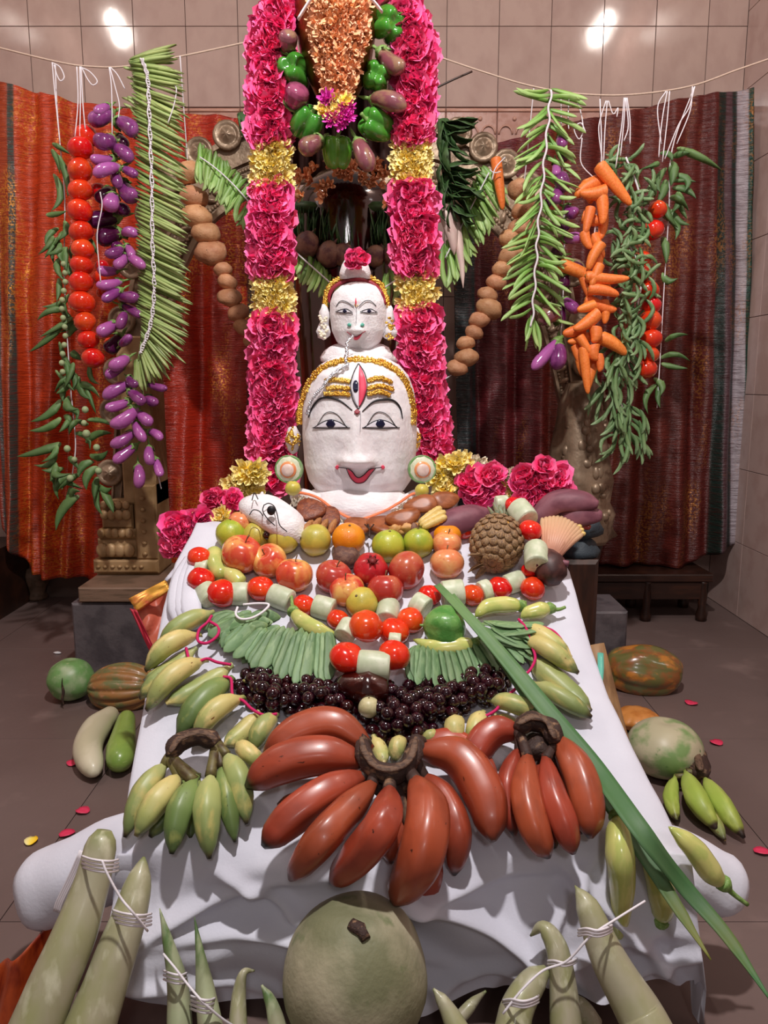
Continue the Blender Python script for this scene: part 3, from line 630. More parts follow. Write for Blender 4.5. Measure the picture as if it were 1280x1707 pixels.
# ------------------------------------------------------------------ long bean garland with twisted thread
TH=[Vector(a) for a in ((236,97,0),(246,130,0),(249,200,0),(253,300,0),(254,400,0),(257,480,0),(251,540,0),(233,590,0))]
def thr(s):
    q=catmull(TH,100); return q[min(100,int(s*100))]
nB=190
for i in range(nB):
    s=i/(nB-1); p=thr(s); back=i%3==2
    if s<.05: dl=(-20,2); dr=(52+R(-4,8),-22+s*300+R(-3,3))
    elif s<.2: dl=(-26,-6); dr=(50+R(-6,14),4+(s-.05)*120+R(-5,5))
    elif s<.85: dl=(-27+R(-2,2),-13); dr=(52+R(-6,12),27+R(-4,5))
    else:
        k=(s-.85)/.15; a=math.radians(28+k*52); L=66-k*6+R(-6,6); dr=(math.cos(a)*L,math.sin(a)*L); b=math.radians(205+k*50); dl=(math.cos(b)*20*(1-k*.6),math.sin(b)*-20*(1-k*.6) if False else -12*(1-k))
    yy=LY+(.02 if back else -.005)+R(-.008,.008)
    if back: dr=(dr[0]+R(-8,10),dr[1]+R(2,18))
    A=P(p.x+dl[0],p.y+dl[1],yy); B=P(p.x+dr[0],p.y+dr[1],yy-R(0,.02))
    zn=('in the upturned tuft at the top','in the upper part beside the first aubergines','in the middle beside the potatoes','in the lower middle','in the curled fan at the bottom tip')[0 if s<.12 else 1 if s<.36 else 2 if s<.6 else 3 if s<.85 else 4]; bean(LB,'long_bean',A,B,S(A)*2.8,'slim green long bean of the fringed garland, '+zn,'bean','long beans '+zn,i)
for i in range(12):
    p=(R(232,245),R(105,210)); A=P(p[0],p[1],LY+.03); B=P(p[0]+R(-35,-15),p[1]+R(-22,-5),LY+.02); bean(LB,'long_bean',A,B,S(A)*2.6,'thin green long bean sticking out left near top of fringed garland','bean','long beans sticking out left',i)
for i,(x1,y1,x2,y2) in enumerate([(228,598,230,640),(232,600,238,652),(225,600,222,655),(236,596,247,632)]):
    A=P(x1,y1,LY); B=P(x2,y2,LY-.01); bean(LB,'long_bean',A,B,S(A)*4.5,nth(i,'leftmost')+' green bean hanging straight down below the fringed garland','bean','beans under the garland tip',i)
g=G()
q=catmull(TH,90)
for k in (-1,1):
    pts=[P(a.x+k*1.6+1.4*math.sin(i*1.3+k),a.y,LY-.022) for i,a in enumerate(q)]
    g.merge(tube(pts,.0019,5,steps=len(pts)-1))
for i in range(0,90,1):
    a=q[i]; g.merge(tube([P(a.x-2.6,a.y,LY-.021),P(a.x+2.6,a.y+2.2,LY-.026)],.0015,4,steps=1))
one('garland_thread',g,m_thread,'white twisted double thread running down the long bean garland','thread')
# ------------------------------------------------------------------ left okra string
OK=[(95,257,113,329,6),(90,290,85,352,7),(77,358,111,352,5),(108,368,95,401,7),(97,380,76,410,6),(93,401,74,431,5),(88,240,117,257,6),(116,491,70,511,7),(111,517,62,534,6),(121,529,66,562,6),(108,536,48,587,8),(102,667,51,703,8),(102,697,49,718,7),(102,739,28,761,8),(95,755,56,775,6),(95,772,69,783,6),(110,631,107,672,8),(131,628,151,666,7),(121,648,167,664,7),(113,661,131,682,9),(108,693,115,724,8),(113,684,126,704,6),(147,708,125,697,6),(145,700,184,709,6),(143,737,186,722,7),(124,722,150,750,6),(150,760,180,751,7),(114,762,131,782,6),(155,768,131,796,9),(161,777,144,817,9),(162,795,157,833,8),(164,812,171,858,7),(170,818,189,855,9),(93,779,119,789,8),(111,805,138,815,7),(118,812,98,854,8),(131,826,93,884,11),(118,830,134,820,6),(100,395,90,440,6),(98,430,110,470,6),(115,560,140,548,6),(118,590,135,600,8),(105,600,112,640,6),(86,250,100,290,6),(165,810,186,813,7),(120,545,150,520,5),(150,605,165,640,6),(140,640,160,690,6)]
for _ in range(30):
    x_,y_=R(88,135),R(380,800); a_=R(.6,2.6); l_=R(28,46); OK.append((x_,y_,x_+math.cos(a_)*l_,y_+math.sin(a_)*l_,R(5,7)))
for i,(x1,y1,x2,y2,r) in enumerate(sorted(OK,key=lambda q:q[1]+q[3])):
    y=LY+.06+R(-.02,.02); A=P(x1,y1,y); B=P(x2,y2,y-.03); 
    bean(OKR,'okra_pod',A,B,S(A)*r,f'green pointed okra pod, {nth(i)} from the top of the far left string','okra','okra pods on the far left string',i)
rope('okra_thread',[(92,108),(95,180),(100,240),(108,330),(107,450),(112,560),(118,650),(126,740),(120,800),(125,830)],LY+.065,.0018,m_thread,'white thread the far left okra pods are tied on','thread')
k=0
BUDS=[(142,683,6),(140,705,5),(144,723,7),(161,746,6),(117,797,6),(164,785,6),(124,766,5),(112,748,6)]+[(106+3*math.sin(i),440+i*15,5) for i in range(13)]
ME_BUD=ME('berry',ball(8,6),m_bud)
for i,(x,y,r) in enumerate(sorted(BUDS,key=lambda q:q[1])):
    c=P(x,y,LY+.02); link('green_berry',ME_BUD,None,BM(c,S(c)*r),label=f'pale green berry, {nth(i)} from the top of the far left okra string',cat='berry',group='pale berries on the okra string')
# ties from the rope
def ties(specs,Y,label):
    g=G()
    for pts in specs: g.merge(tube([P(x,y,Y) for x,y in pts],.0016,5,steps=(len(pts)-1)*6))
    one('tie_thread',g,m_thread,label,'thread')
ties([[(87,104),(90,140),(95,190),(100,238)],[(88,105),(100,112),(107,128),(101,135),(95,125),(90,108)]],LY,'white tie of the far left okra string with a loop')
ties([[(128,111),(130,170),(125,228)],[(133,111),(134,160),(133,232)],[(135,111),(138,170),(142,215)],[(135,112),(150,120),(162,135),(155,142),(146,132),(137,114)]],LY,'white tie threads of the left tomato string')
ties([[(182,112),(186,150),(187,225)],[(183,112),(192,145),(199,175),(197,198)],[(184,112),(196,125),(208,148)]],LY,'white tie threads of the left aubergine string')
ties([[(290,140),(294,150),(290,175),(280,205)]],LY-.02,'loose white thread end beside the fringed bean garland')
ties([[(167,320),(170,345),(162,390),(165,440),(168,470)]],LY-.03,'white thread hanging down in the aubergine string')
ties([[(256,770),(263,790),(269,815)]],LY,'white thread end below the lowest aubergines')
# ------------------------------------------------------------------ potato strings
def potatoes(L,Y,label,group):
    for i,(x,y,r) in enumerate(L):
        c=P(x,y,Y); link('potato',POT[i%5],None,BM(c,S(c)*r*1.03,(R(-.5,.5),R(-.5,.5),1),(1,0,R(-.3,.3)),(1.12,1,1)),label=f'{nth(i)} brown potato {label}',cat='potato',group=group)
PL=[(315,288,21),(323,328,21),(328,361,23),(343,388,21),(351,421,24),(371,449,14),(379,470,15),(383,496,18),(397,521,16),(407,545,16),(418,568,12)]
PR=[(868,318,21),(874,351,19),(871,379,21),(850,397,17),(853,428,20),(836,449,15),(827,471,15),(813,491,15),(815,514,20),(799,533,16),(790,554,14),(776,572,14),(778,596,18),(762,613,16)]
rope('potato_thread',[(300,93),(312,260)]+[(x,y) for x,y,_ in PL]+[(424,580),(440,596)],[2.335,2.43]+[2.45]*30,.0018,m_thread,'white thread of the left potato string','thread')
rope('potato_thread',[(890,144),(874,300)]+[(x,y) for x,y,_ in PR]+[(756,622),(742,632)],[2.345,2.43]+[2.45]*30,.0018,m_thread,'white thread of the right potato string','thread')
potatoes(PL,2.45,'of the slanting string left of the flower garland','potatoes of the left slanting string')
potatoes(PR,2.45,'of the slanting string right of the flower garland','potatoes of the right slanting string')
# ------------------------------------------------------------------ inner green bean swags
def swag(a,b,sag,n,Y,d0,d1,L,r,label,group,both=.35):
    for i in range(n):
        u=(i+R(-.3,.3))/(n-1); u=max(0,min(1,u)); x=a[0]+(b[0]-a[0])*u; y=a[1]+(b[1]-a[1])*u+sag*4*u*(1-u)
        ang=math.radians(d0+(d1-d0)*u+R(-9,9)); l=L*R(.8,1.15); dx,dy=math.cos(ang)*l,math.sin(ang)*l
        A=P(x-dx*both,y-dy*both,Y+R(-.01,.02)); B=P(x+dx*(1-both),y+dy*(1-both),Y-.02+R(-.01,.01))
        bean(CB,'green_bean',A,B,S(A)*r,label,'bean',group,i)
    one('swag_thread',tube([P(a[0]+(b[0]-a[0])*u/12,a[1]+(b[1]-a[1])*u/12+sag*4*u/12*(1-u/12),Y-.025) for u in range(13)],.0022,5,steps=24),m_thread,'white thread through '+group,'thread')
swag((333,262),(425,350),-8,34,2.41,95,128,62,5,'green bean hanging on the swag between left potatoes and flower garland','the beans left of the flower garland')
swag((815,288),(742,430),0,40,2.41,52,80,74,5.5,'green bean hanging on the slanting swag right of flower garland','the beans right of the flower garland',.25)
swag((492,420),(560,480),0,15,2.2,112,100,52,4.5,'green bean on the short swag left of the small head','the beans left of the small head',.3)
swag((640,480),(668,462),0,8,2.2,95,80,58,4.5,'green bean on the short swag right of the small head','the beans right of the small head',.4)
# single carrot, radishes, leafy bunch
C_ST=[(0,.45),(.012,.8),(.05,1),(.3,.97),(.6,.84),(.85,.62),(.95,.42),(.985,.22),(1,.04)]
CAR=[ME('carrot',pod(C_ST,12,12,bend=b),m_carrot) for b in (0,.3,-.3)]
ME_CT=ME('crown',lathe([(.3,-.015),(.33,.0),(.2,.006)],8),m_carrottop)
def carrot(A,B,r,label,group,i):
    o=link('carrot',CAR[i%3],None,PM(A,B,r),label=label,cat='carrot',group=group); link('crown',ME_CT,o); return o
A=P(826,262,2.36); carrot(A,P(838,350,2.36),S(A)*9.5,'single orange carrot tied alone on the bean swag right of the garland',None,0)
ties([[(816,283),(824,288),(835,286)],[(820,300),(826,280),(842,262)]],2.33,'white thread round the single carrot')
RAD=ME('radish',pod([(0,.6),(.03,.9),(.1,1),(.5,.85),(.85,.45),(1,.05)],12,10,bend=.3),m_radish)
for i,(x1,y1,x2,y2,r,t) in enumerate([(741,352,757,425,13,'left'),(754,345,772,480,9,'right')]):
    A=P(x1,y1,2.38+.02*i); link('white_radish',RAD,None,PM(A,P(x2,y2,2.38),S(A)*r),label=f'{"shorter thick" if i==0 else "longer thin"} white radish hanging under the leafy bunch at {t}',cat='radish',group='white radishes right of the garland')
def leaf_mesh(n=6,w=.28,curl=.15,fold=.1):
    def fn(u,v):
        a=(u-.5)*2; W=w*math.sin(math.pi*min(1,v*.93+.04))**.8
        return Vector((a*W, curl*math.sin(v*2.4)+fold*abs(a)*W*2+.02*math.sin(v*14+a*3), v))
    g=grid(fn,4,n); g.t=[p.z for p in g.v]; return thick(g,Vector((0,.012,0)))
LEAF=[ME('leaf',leaf_mesh(7,.26,c,f),m_leaf) for c,f in ((.15,.2),(.3,-.2),(-.2,.25))]
LEAFD=[ME('leaf',leaf_mesh(7,.22,c,f),m_leafd) for c,f in ((.15,.2),(.3,-.2),(-.2,.25))]
def leafbunch(label,stem,n,L,Y,spread,ms,r,ang0=90,name='leafy_bunch',wid=1.0):
    c=P(stem[0],stem[1],Y); o=root(name,c,label,'leaves')
    for i in range(n):
        u=R(0,1); x=stem[0]+(stem[2]-stem[0])*u+R(-r,r); y=stem[1]+(stem[3]-stem[1])*u
        a=math.radians(ang0+R(-spread,spread)); l=L*R(.7,1.2)
        A=P(x,y,Y+R(-.03,.02)); B=P(x+math.cos(a)*l,y+math.sin(a)*l,Y-.03+R(-.02,.02)); ll=(B-A).length
        link('leaf',ms[i%3],o,Matrix.Translation(-c)@PM(A,B,ll*wid,(R(-.4,.4),-1,R(-.2,.2))))
    part('stalks',tube([P(stem[0],stem[1],Y),P(stem[2],stem[3],Y)],[.018,.012],8,steps=4),m_leafd,o)
    return o
leafbunch('dark green leafy radish tops hanging beside the right flower garland',(738,200,748,338),46,52,2.38,50,LEAFD,10,40)
leafbunch('grey green single broad leaf cluster at left garland edge',(405,190,408,225),3,34,2.4,25,LEAF,5,95)
for i,(x0,x1) in enumerate([(492,540),(540,600),(600,668)]):
    leafbunch(['dark radish greens hanging over the oiled dome, left bunch','dark radish greens hanging over the oiled dome, middle bunch','dark radish greens hanging over the oiled dome, right bunch'][i],(x0,345,x1,345),22,78,2.24,16,LEAFD,12,90,wid=.35)
# beets and the like under the dome
for i,(x,y,r,sx) in enumerate([(512,407,21,1),(548,424,21,1),(571,424,18,1),(625,427,17,1),(655,424,18,1)]):
    c=P(x,y,2.2); BT=ME('beet',ball(14,10,squash=1.05,rough=.1,seed=i,dimt=.05),m_beet)
    o=link('beetroot',BT,None,BM(c,S(c)*r,(.5,0,1)),label=nth(i,'leftmost')+' brown skinned beetroot in the row above the small head',cat='beetroot',group='beetroots above the small head')
    link('root_tail',ME('tail',tube([Vector((0,0,.95)),Vector((.05,.05,1.2)),Vector((.1,0,1.4))],[.16,.08,.02],6,steps=4),m_beet),o)
# ------------------------------------------------------------------ right cluster bean garland
axis=[Vector(a) for a in ((918,150,0),(914,200,0),(908,260,0),(903,320,0),(897,380,0),(894,430,0),(890,490,0),(886,545,0))]
qa=catmull(axis,100); RY=2.27
for i in range(92):
    s=i/91; p=qa[int(s*100)]; side=-1 if i%2 else 1
    if s>.93: a=math.radians(R(78,105)); L=R(38,55)
    elif side<0: a=math.radians(R(115,165) if s>.06 else R(170,195)); L=R(42,66)
    else: a=math.radians(R(8,60) if s>.06 else R(-5,20)); L=R(46,74)
    y=RY+R(-.02,.02); A=P(p.x+R(-4,4),p.y+R(-4,4),y); B=P(p.x+math.cos(a)*L,p.y+math.sin(a)*L,y-.02)
    zn=('at the top by the rope','in the upper half','in the lower half','in the tuft at the bottom')[0 if s<.12 else 1 if s<.5 else 2 if s<.9 else 3]+(', pointing left' if side<0 else ', pointing right')*(s<=.93); bean(CB,'cluster_bean',A,B,S(A)*3.9,'pointed green bean of the fanned right garland, '+zn,'bean','fanned garland beans '+zn,i)
one('garland_thread',tube([P(a.x+2*math.sin(i*1.1),a.y,RY-.03) for i,a in enumerate(qa[::2])],.003,5,steps=100),m_thread,'white twisted thread through the fanned bean garland on the right','thread')
# ------------------------------------------------------------------ curly french bean string (right)
ax2=[Vector(a) for a in ((1035,262,0),(1058,330,0),(1040,400,0),(1062,455,0),(1052,520,0),(1045,580,0),(1020,640,0),(1035,700,0),(1040,760,0))]
qb=catmull(ax2,100)
for i in range(215):
    s=(i+.5)/215; p=qb[int(s*100)]; w=30 if s<.5 else (22 if s<.65 else 34)
    x=p.x+R(-w,w); yv=p.y+R(-12,12)
    a=math.radians(R(0,360) if s<.5 else R(55,140)); L=R(24,44)
    if s>.62: a=math.radians(R(72,112)+ (x-p.x)*-.8); L=R(38,62)
    dep=RY+.04*abs(x-p.x)/w+R(-.02,.02)
    A=P(x-math.cos(a)*L/2,yv-math.sin(a)*L/2,dep); B=P(x+math.cos(a)*L/2,yv+math.sin(a)*L/2,dep-.01)
    zn=('at its top under the ties','beside the upper carrots','beside the crossing carrots','in the narrow part beside the red tomatoes','hanging straight in the bottom tassel')[0 if s<.15 else 1 if s<.35 else 2 if s<.5 else 3 if s<.65 else 4]; bean(FB,'french_bean',A,B,S(A)*3.7,'green french bean of the tangled string, '+zn,'bean','french beans '+zn,i)
one('garland_thread',tube([P(a.x+8,a.y,RY+.02) for a in qb[::4]],.003,5,steps=60),m_thread,'white thread inside the tangled french bean string','thread')
# ------------------------------------------------------------------ carrots (right)
CA=[(997,274,1052,342,12),(1010,318,966,322,12),(1002,303,958,328,13),(999,317,1004,375,11),(970,360,1010,368,11),(974,385,985,415,9),(1003,405,980,450,10),(998,425,998,462,10),(931,440,1019,482,11),(976,460,1049,464,10),(980,482,1032,492,10),(975,498,1028,517,11),(992,508,962,517,9),(997,520,956,550,12),(974,548,938,557,11),(983,560,946,570,8),(991,545,990,572,11),(998,562,1044,591,12),(990,575,993,602,11),(972,578,980,657,9),(992,600,980,650,9),(966,585,973,630,8),(985,345,975,390,9),(1005,355,1000,400,9),(988,390,1006,430,9),(965,560,985,590,8),(1000,440,985,478,9),(1005,500,1008,540,9),(968,450,985,500,9),(978,300,985,340,10),(996,590,1000,620,8),(958,575,968,608,8)]
for i,(x1,y1,x2,y2,r) in enumerate(sorted(CA,key=lambda q:q[1]+q[3])):
    dep=RY-.03+(.03 if i%2 else 0); A=P(x1,y1,dep); B=P(x2,y2,dep-.01); carrot(A,B,S(A)*r,f'orange carrot, {nth(i)} from the top of the right carrot string','carrots on the right string',i)
rope('carrot_thread',[(1000,165),(1002,270),(990,400),(985,500),(985,600)],RY-.005,.0018,m_thread,'white thread the right carrots are strung on','thread')
# right tomatoes
for i,(x,y,r) in enumerate([(1096,349,16),(1088,384,19),(1072,432,14),(1067,457,18),(1080,485,19),(1085,509,17),(1083,534,19),(1084,565,20),(1083,592,16),(1076,616,19)]):
    c=P(x,y,RY+.05); tomato(c,S(c)*r,(R(-.3,.3),.3,1),nth(i)+' red tomato of the tomato string at the right','tomatoes on the right string',i,cal=False)
# right aubergines
AR=[(936,222,937,246,10,'v'),(926,268,927,292,8,'p'),(938,290,940,318,13,'v'),(934,308,926,338,11,'v'),(940,345,962,356,11,'v'),(936,398,970,396,10,'p'),(942,424,916,420,10,'d'),(950,438,970,450,9,'d'),(938,498,964,520,10,'v'),(934,500,936,540,8,'d'),(933,530,898,534,15,'b'),(936,562,887,616,11,'p'),(930,570,927,616,14,'v'),(942,365,935,385,9,'d'),(930,250,945,268,8,'d'),(925,425,945,445,9,'d'),(942,455,940,480,10,'d'),(920,330,905,345,8,'d')]
for i,(x1,y1,x2,y2,r,k) in enumerate(sorted(AR,key=lambda q:q[1]+q[3])):
    A=P(x1,y1,RY+.02); B=P(x2,y2,RY-.01+(.03 if k=='d' else 0)); shade={'v':'purple','d':'dark maroon','p':'light violet','b':'dusky brown'}[k]
    aubergine(A,B,S(A)*r,k,f'{shade} aubergine, {nth(i)} from the top of the right aubergine string','aubergines on the right string',True,i)
rope('aubergine_thread',[(935,160),(936,250),(940,350),(940,450),(935,560)],RY+.015,.0016,m_thread,'white thread the right aubergines are strung on','thread')
# right okra string
OR=[(1128,247,1203,284,9),(1121,313,1160,331,8),(1115,330,1148,352,8),(1093,272,1068,282,7),(1120,302,1160,303,5),(1103,456,1130,464,7),(1108,569,1147,558,6),(1099,598,1150,602,5),(1102,606,1146,614,5),(1122,262,1150,255,6),(1110,280,1100,320,8),(1125,290,1140,320,8),(1110,340,1130,380,8),(1105,360,1125,400,8),(1118,350,1150,375,6),(1110,300,1095,340,8),(1105,395,1110,440,7),(1120,270,1118,310,9),(1105,635,1100,680,6),(1090,630,1100,660,7),(1095,640,1080,690,6),(1130,320,1118,355,8),(1128,330,1145,365,7),(1100,255,1120,270,6)]
for i,(x1,y1,x2,y2,r) in enumerate(sorted(OR,key=lambda q:q[1]+q[3])):
    A=P(x1,y1,RY+.07); bean(OKR,'okra_pod',A,P(x2,y2,RY+.04),S(A)*r,f'green okra pod, {nth(i)} from the top of the right okra string','okra','okra pods on the right string',i)
rope('okra_thread',[(1157,145),(1120,250),(1115,350),(1108,460),(1100,600),(1095,680)],RY+.06,.0016,m_thread,'white thread the right okra pods are tied on','thread')
ties([[(1010,168),(1000,200),(998,222),(1004,270)],[(1012,168),(1008,220),(1006,270)],[(1014,168),(1022,190),(1030,180),(1028,195)]],RY-.01,'white tie threads of the right carrot string')
ties([[(1040,163),(1036,210),(1026,280)],[(1042,163),(1040,200),(1034,260)],[(1045,163),(1050,200),(1050,240)],[(1043,163),(1047,210),(1040,235)]],RY-.01,'white tie threads of the tangled french bean string')
ties([[(1112,152),(1105,190),(1100,230),(1098,262)],[(1116,152),(1112,200),(1104,270)],[(1110,152),(1096,180),(1102,240)]],RY,'white tie threads of the right tomato string')
ties([[(1158,144),(1148,180),(1130,210),(1108,265)],[(1154,144),(1150,185),(1128,240)]],RY-.01,'white tie threads of the right okra string')
ties([[(948,160),(947,200),(948,215)],[(955,160),(966,180),(972,215),(965,232),(957,215),(968,205),(976,220)],[(970,230),(968,270),(985,292),(997,300)]],RY-.01,'white looped thread ends beside the right aubergine string')
# ================================================================== hanging copper vessel and orange garland
VY=1.95
c=P(562,200,VY); s_=S(P(562,100,VY))
vr=root('hanging_vessel',P(562,205,VY),'brown copper dripping vessel hanging at top centre behind the orange garland','vessel')
pr=[(s_*6,-.0),(s_*18,s_*8),(s_*30,s_*30),(s_*44,s_*60),(s_*58,s_*95),(s_*66,s_*140),(s_*70,s_*200),(s_*70,s_*270),(s_*64,s_*330),(s_*58,s_*345)]
part('vessel_body',G().merge(lathe(pr,32),Matrix.Translation(P(562,205,VY))),m_copper,vr)
part('spout',G().merge(lathe([(s_*3,-s_*14),(s_*4,-s_*4),(s_*7,s_*4)],12),Matrix.Translation(P(562,205,VY))),m_copper,vr)
part('neck_ring',G().merge(lathe([(s_*66,s_*150),(s_*70,s_*153),(s_*71,s_*156),(s_*67,s_*159)],32),Matrix.Translation(P(562,205,VY))),m_copper,vr)
part('vessel_rim',G().merge(lathe([(s_*58,s_*340),(s_*66,s_*344),(s_*66,s_*350),(s_*56,s_*352)],32),Matrix.Translation(P(562,205,VY))),m_copper,vr)
def strip_of(pts,Y,r,name,label,mat=m_thread):
    g=tube([P(x,y,Y) for x,y in pts],r,5,steps=8,flat=.3); one(name,g,mat,label,'cloth strip')
strip_of([(497,32),(508,14),(522,-8)],VY-.12,.009,'cloth_strip','white twisted cloth strip tied at the top left of vessel')
strip_of([(637,20),(626,6),(612,-8)],VY-.12,.009,'cloth_strip','white twisted cloth strip tied at the top right of vessel')
def petal(L,W,curl=.5,ruf=.1,n=3,seed=0):
    def fn(u,v):
        a=(u-.5)*2; w_=W*(.25+.75*math.sin(math.pi*(.12+.70*v)))*(1 if v<.99 else .8)
        return Vector((v*L, a*w_, curl*v*v*L+.12*a*a*L*(v)+ruf*L*math.sin(a*4+seed)*v))
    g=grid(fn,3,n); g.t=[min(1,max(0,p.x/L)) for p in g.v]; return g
def bloom(rings,seed,W=.5,L=1,ruf=.12):
    rnd=random.Random(seed); g=G()
    for (n,rad,tilt,len_) in rings:
        off=rnd.random()*6
        for i in range(n):
            a=off+i*6.283/n+rnd.uniform(-.25,.25); tl=math.radians(tilt+rnd.uniform(-16,16))
            p=petal(L*len_*rnd.uniform(.85,1.15),W*len_*rnd.uniform(.8,1.2),rnd.uniform(.1,.6),rnd.uniform(-ruf,ruf)*1.5,3,rnd.random()*6)
            M_=Matrix.Rotation(a,4,'Z')@Matrix.Translation((rad,0,0))@Matrix.Rotation(-tl,4,'Y')@Matrix.Rotation(rnd.uniform(-.5,.5),4,'X')
            g.merge(p,M_)
    return g
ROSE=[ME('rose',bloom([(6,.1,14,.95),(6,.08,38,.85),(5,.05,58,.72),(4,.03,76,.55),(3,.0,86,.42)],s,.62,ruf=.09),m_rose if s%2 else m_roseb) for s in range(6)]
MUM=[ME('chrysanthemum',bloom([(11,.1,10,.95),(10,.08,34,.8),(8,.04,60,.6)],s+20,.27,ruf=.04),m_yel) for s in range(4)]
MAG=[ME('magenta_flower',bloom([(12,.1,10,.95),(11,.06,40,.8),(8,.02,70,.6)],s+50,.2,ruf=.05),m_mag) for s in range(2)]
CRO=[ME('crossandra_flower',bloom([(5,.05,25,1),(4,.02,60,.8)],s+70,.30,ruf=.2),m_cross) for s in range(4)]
IVO=[ME('ivory_flower',bloom([(10,.1,20,.9),(8,.05,50,.7)],s+80,.28,ruf=.2),m_ivory) for s in range(2)]
def flower(ms,c,r,nrm,parent,base,name,i):
    nrm=Vector(nrm)+Vector((R(-.35,.35),R(-.2,.1),R(-.35,.35)))
    return link(name,ms[i%len(ms)],parent,Matrix.Translation(c-base)@basis(nrm,(R(-1,1),R(-1,1),R(-1,1)))@Matrix.Diagonal((r,r,r*.9,1)))
# crossandra strand in front of the vessel
cr=root('crossandra_garland',P(562,175,VY-.12),'thick orange crossandra flower garland hanging in front of copper vessel','garland')
base=cr.matrix_world.translation.copy()
k=0
for j in range(26):
    y=-15+j*7.4; hw=48 if y<55 else max(16,48-(y-55)*.27)
    cx=566 if y<60 else 566-(y-60)*.03
    n=int(hw*2/11)
    for i in range(n):
        x=cx-hw+(i+.5)*2*hw/n+R(-3,3); f=(x-cx)/hw
        Y=VY-.13+.05*f*f+R(-.008,.008)+(.03 if y<0 else 0); c=P(x,y+R(-3,3),Y); flower(CRO,c,S(c)*13,(f*.8,-1,R(-.3,.3)),cr,base,'crossandra_flower',k); k+=1
part('garland_core',tube([P(566,-20,VY-.08),P(566,60,VY-.08),P(562,175,VY-.095)],[S(c)*46,S(c)*44,S(c)*16],12,steps=8,flat=.5),m_cross,cr)
tb=root('flower_tassel',P(560,205,VY-.13),'magenta and yellow flower tassel at the tip of orange garland','flower ball')
base=tb.matrix_world.translation.copy()
for i,(x,y,t,r) in enumerate([(545,165,'m',14),(560,170,'y',12),(576,170,'y',13),(584,178,'m',10),(540,184,'y',13),(556,185,'y',12),(572,188,'m',13),(552,200,'m',13),(568,204,'m',13),(580,195,'m',12),(562,178,'y',11),(546,174,'m',11),(560,196,'y',11)]):
    c=P(x,y,VY-.14); flower(MAG if t=='m' else MUM,c,S(c)*r*1.1,(0,-1,0),tb,base,'magenta_flower' if t=='m' else 'yellow_flower',i)
part('tassel_core',G().merge(ball(10,8),Matrix.Translation(P(562,184,VY-.11))@Matrix.Diagonal((.03,.02,.03,1))),m_mag,tb)
# capsicums + dusky aubergines in a ring
def pepper_mesh(l,seed):
    g=ball(36,22,squash=1.05,dimt=.34,dimb=.34,pw=.45,power=.58,taper=.10); o=[]
    for a in g.v:
        th=math.atan2(a.y,a.x); rr=min(1,math.hypot(a.x,a.y)); c=abs(math.cos(l*th/2+seed)); k=(1-c)**1.6
        o.append(Vector((a.x*(1-.34*k),a.y*(1-.34*k),a.z*(1+.16*(c-.5)*min(1,rr*2)*(1 if rr<.95 else .4)))))
    g.v=o; return g
CAP=[ME('capsicum',pepper_mesh(l,s),m) for l,s,m in ((4,.4,m_cap),(3,1,m_cap),(4,1.1,m_capb))]
ME_CST=ME('stem',tube([Vector((0,0,.72)),Vector((.02,0,.95)),Vector((.12,.05,1.25))],[.2,.1,.13],8,steps=5),m_calyx)
CP_=[(650,41,31,(.35,-1,-.25),'round green capsicum at top right of the ring beside pink garland'),(489,119,30,(-.2,-1,.1),'green capsicum seen from its lobed end at left of ring'),(628,128,27,(0,-1,-.1),'green capsicum seen from its lobed end at right of ring'),(510,206,28,(.6,-.5,.75),'bell shaped green capsicum lying on its side at lower left of ring'),(628,209,28,(-.8,-.5,.3),'green capsicum with a wavy side at lower right of ring'),(562,254,27,(.05,-.35,1),'bright green capsicum at the bottom of ring above the dark dome')]
for i,(x,y,r,ax,lab) in enumerate(CP_):
    c=P(x,y,VY-.01); a=Vector(ax); 
    if i in (0,1,2): a=-a     # the blossom end faces us
    o=link('capsicum',CAP[2 if i==5 else i%2],None,BM(c,S(c)*r*.97,a,(1,0,.2)),label=lab,cat='capsicum',group='capsicums in the hanging ring'); link('stem',ME_CST,o)
for i,(x1,y1,x2,y2,r,k,lab) in enumerate([(480,90,480,50,16,'b','dusky oval aubergine at the top left of capsicum ring'),(486,182,500,142,21,'m','shiny round purple aubergine under the left capsicum'),(630,84,672,115,16,'b','dusky aubergine with green cap below the top right capsicum'),(618,165,677,178,16,'b','long dusky aubergine with long stalk at right of ring'),(536,232,502,250,16,'b','pale dusky aubergine left of the bottom capsicum'),(594,233,618,284,16,'b','dark dusky aubergine right of the bottom capsicum')]):
    A=P(x1,y1,VY-.02); aubergine(A,P(x2,y2,VY-.06),S(A)*r,k,lab,'aubergines in the capsicum ring',i>1,i if i>1 else 0)
ties([[(600,-30),(640,8),(650,60),(628,128),(628,209),(562,262),(510,212),(489,125),(480,70),(500,20)]],VY+.01,'thread holding the ring of capsicums and aubergines')
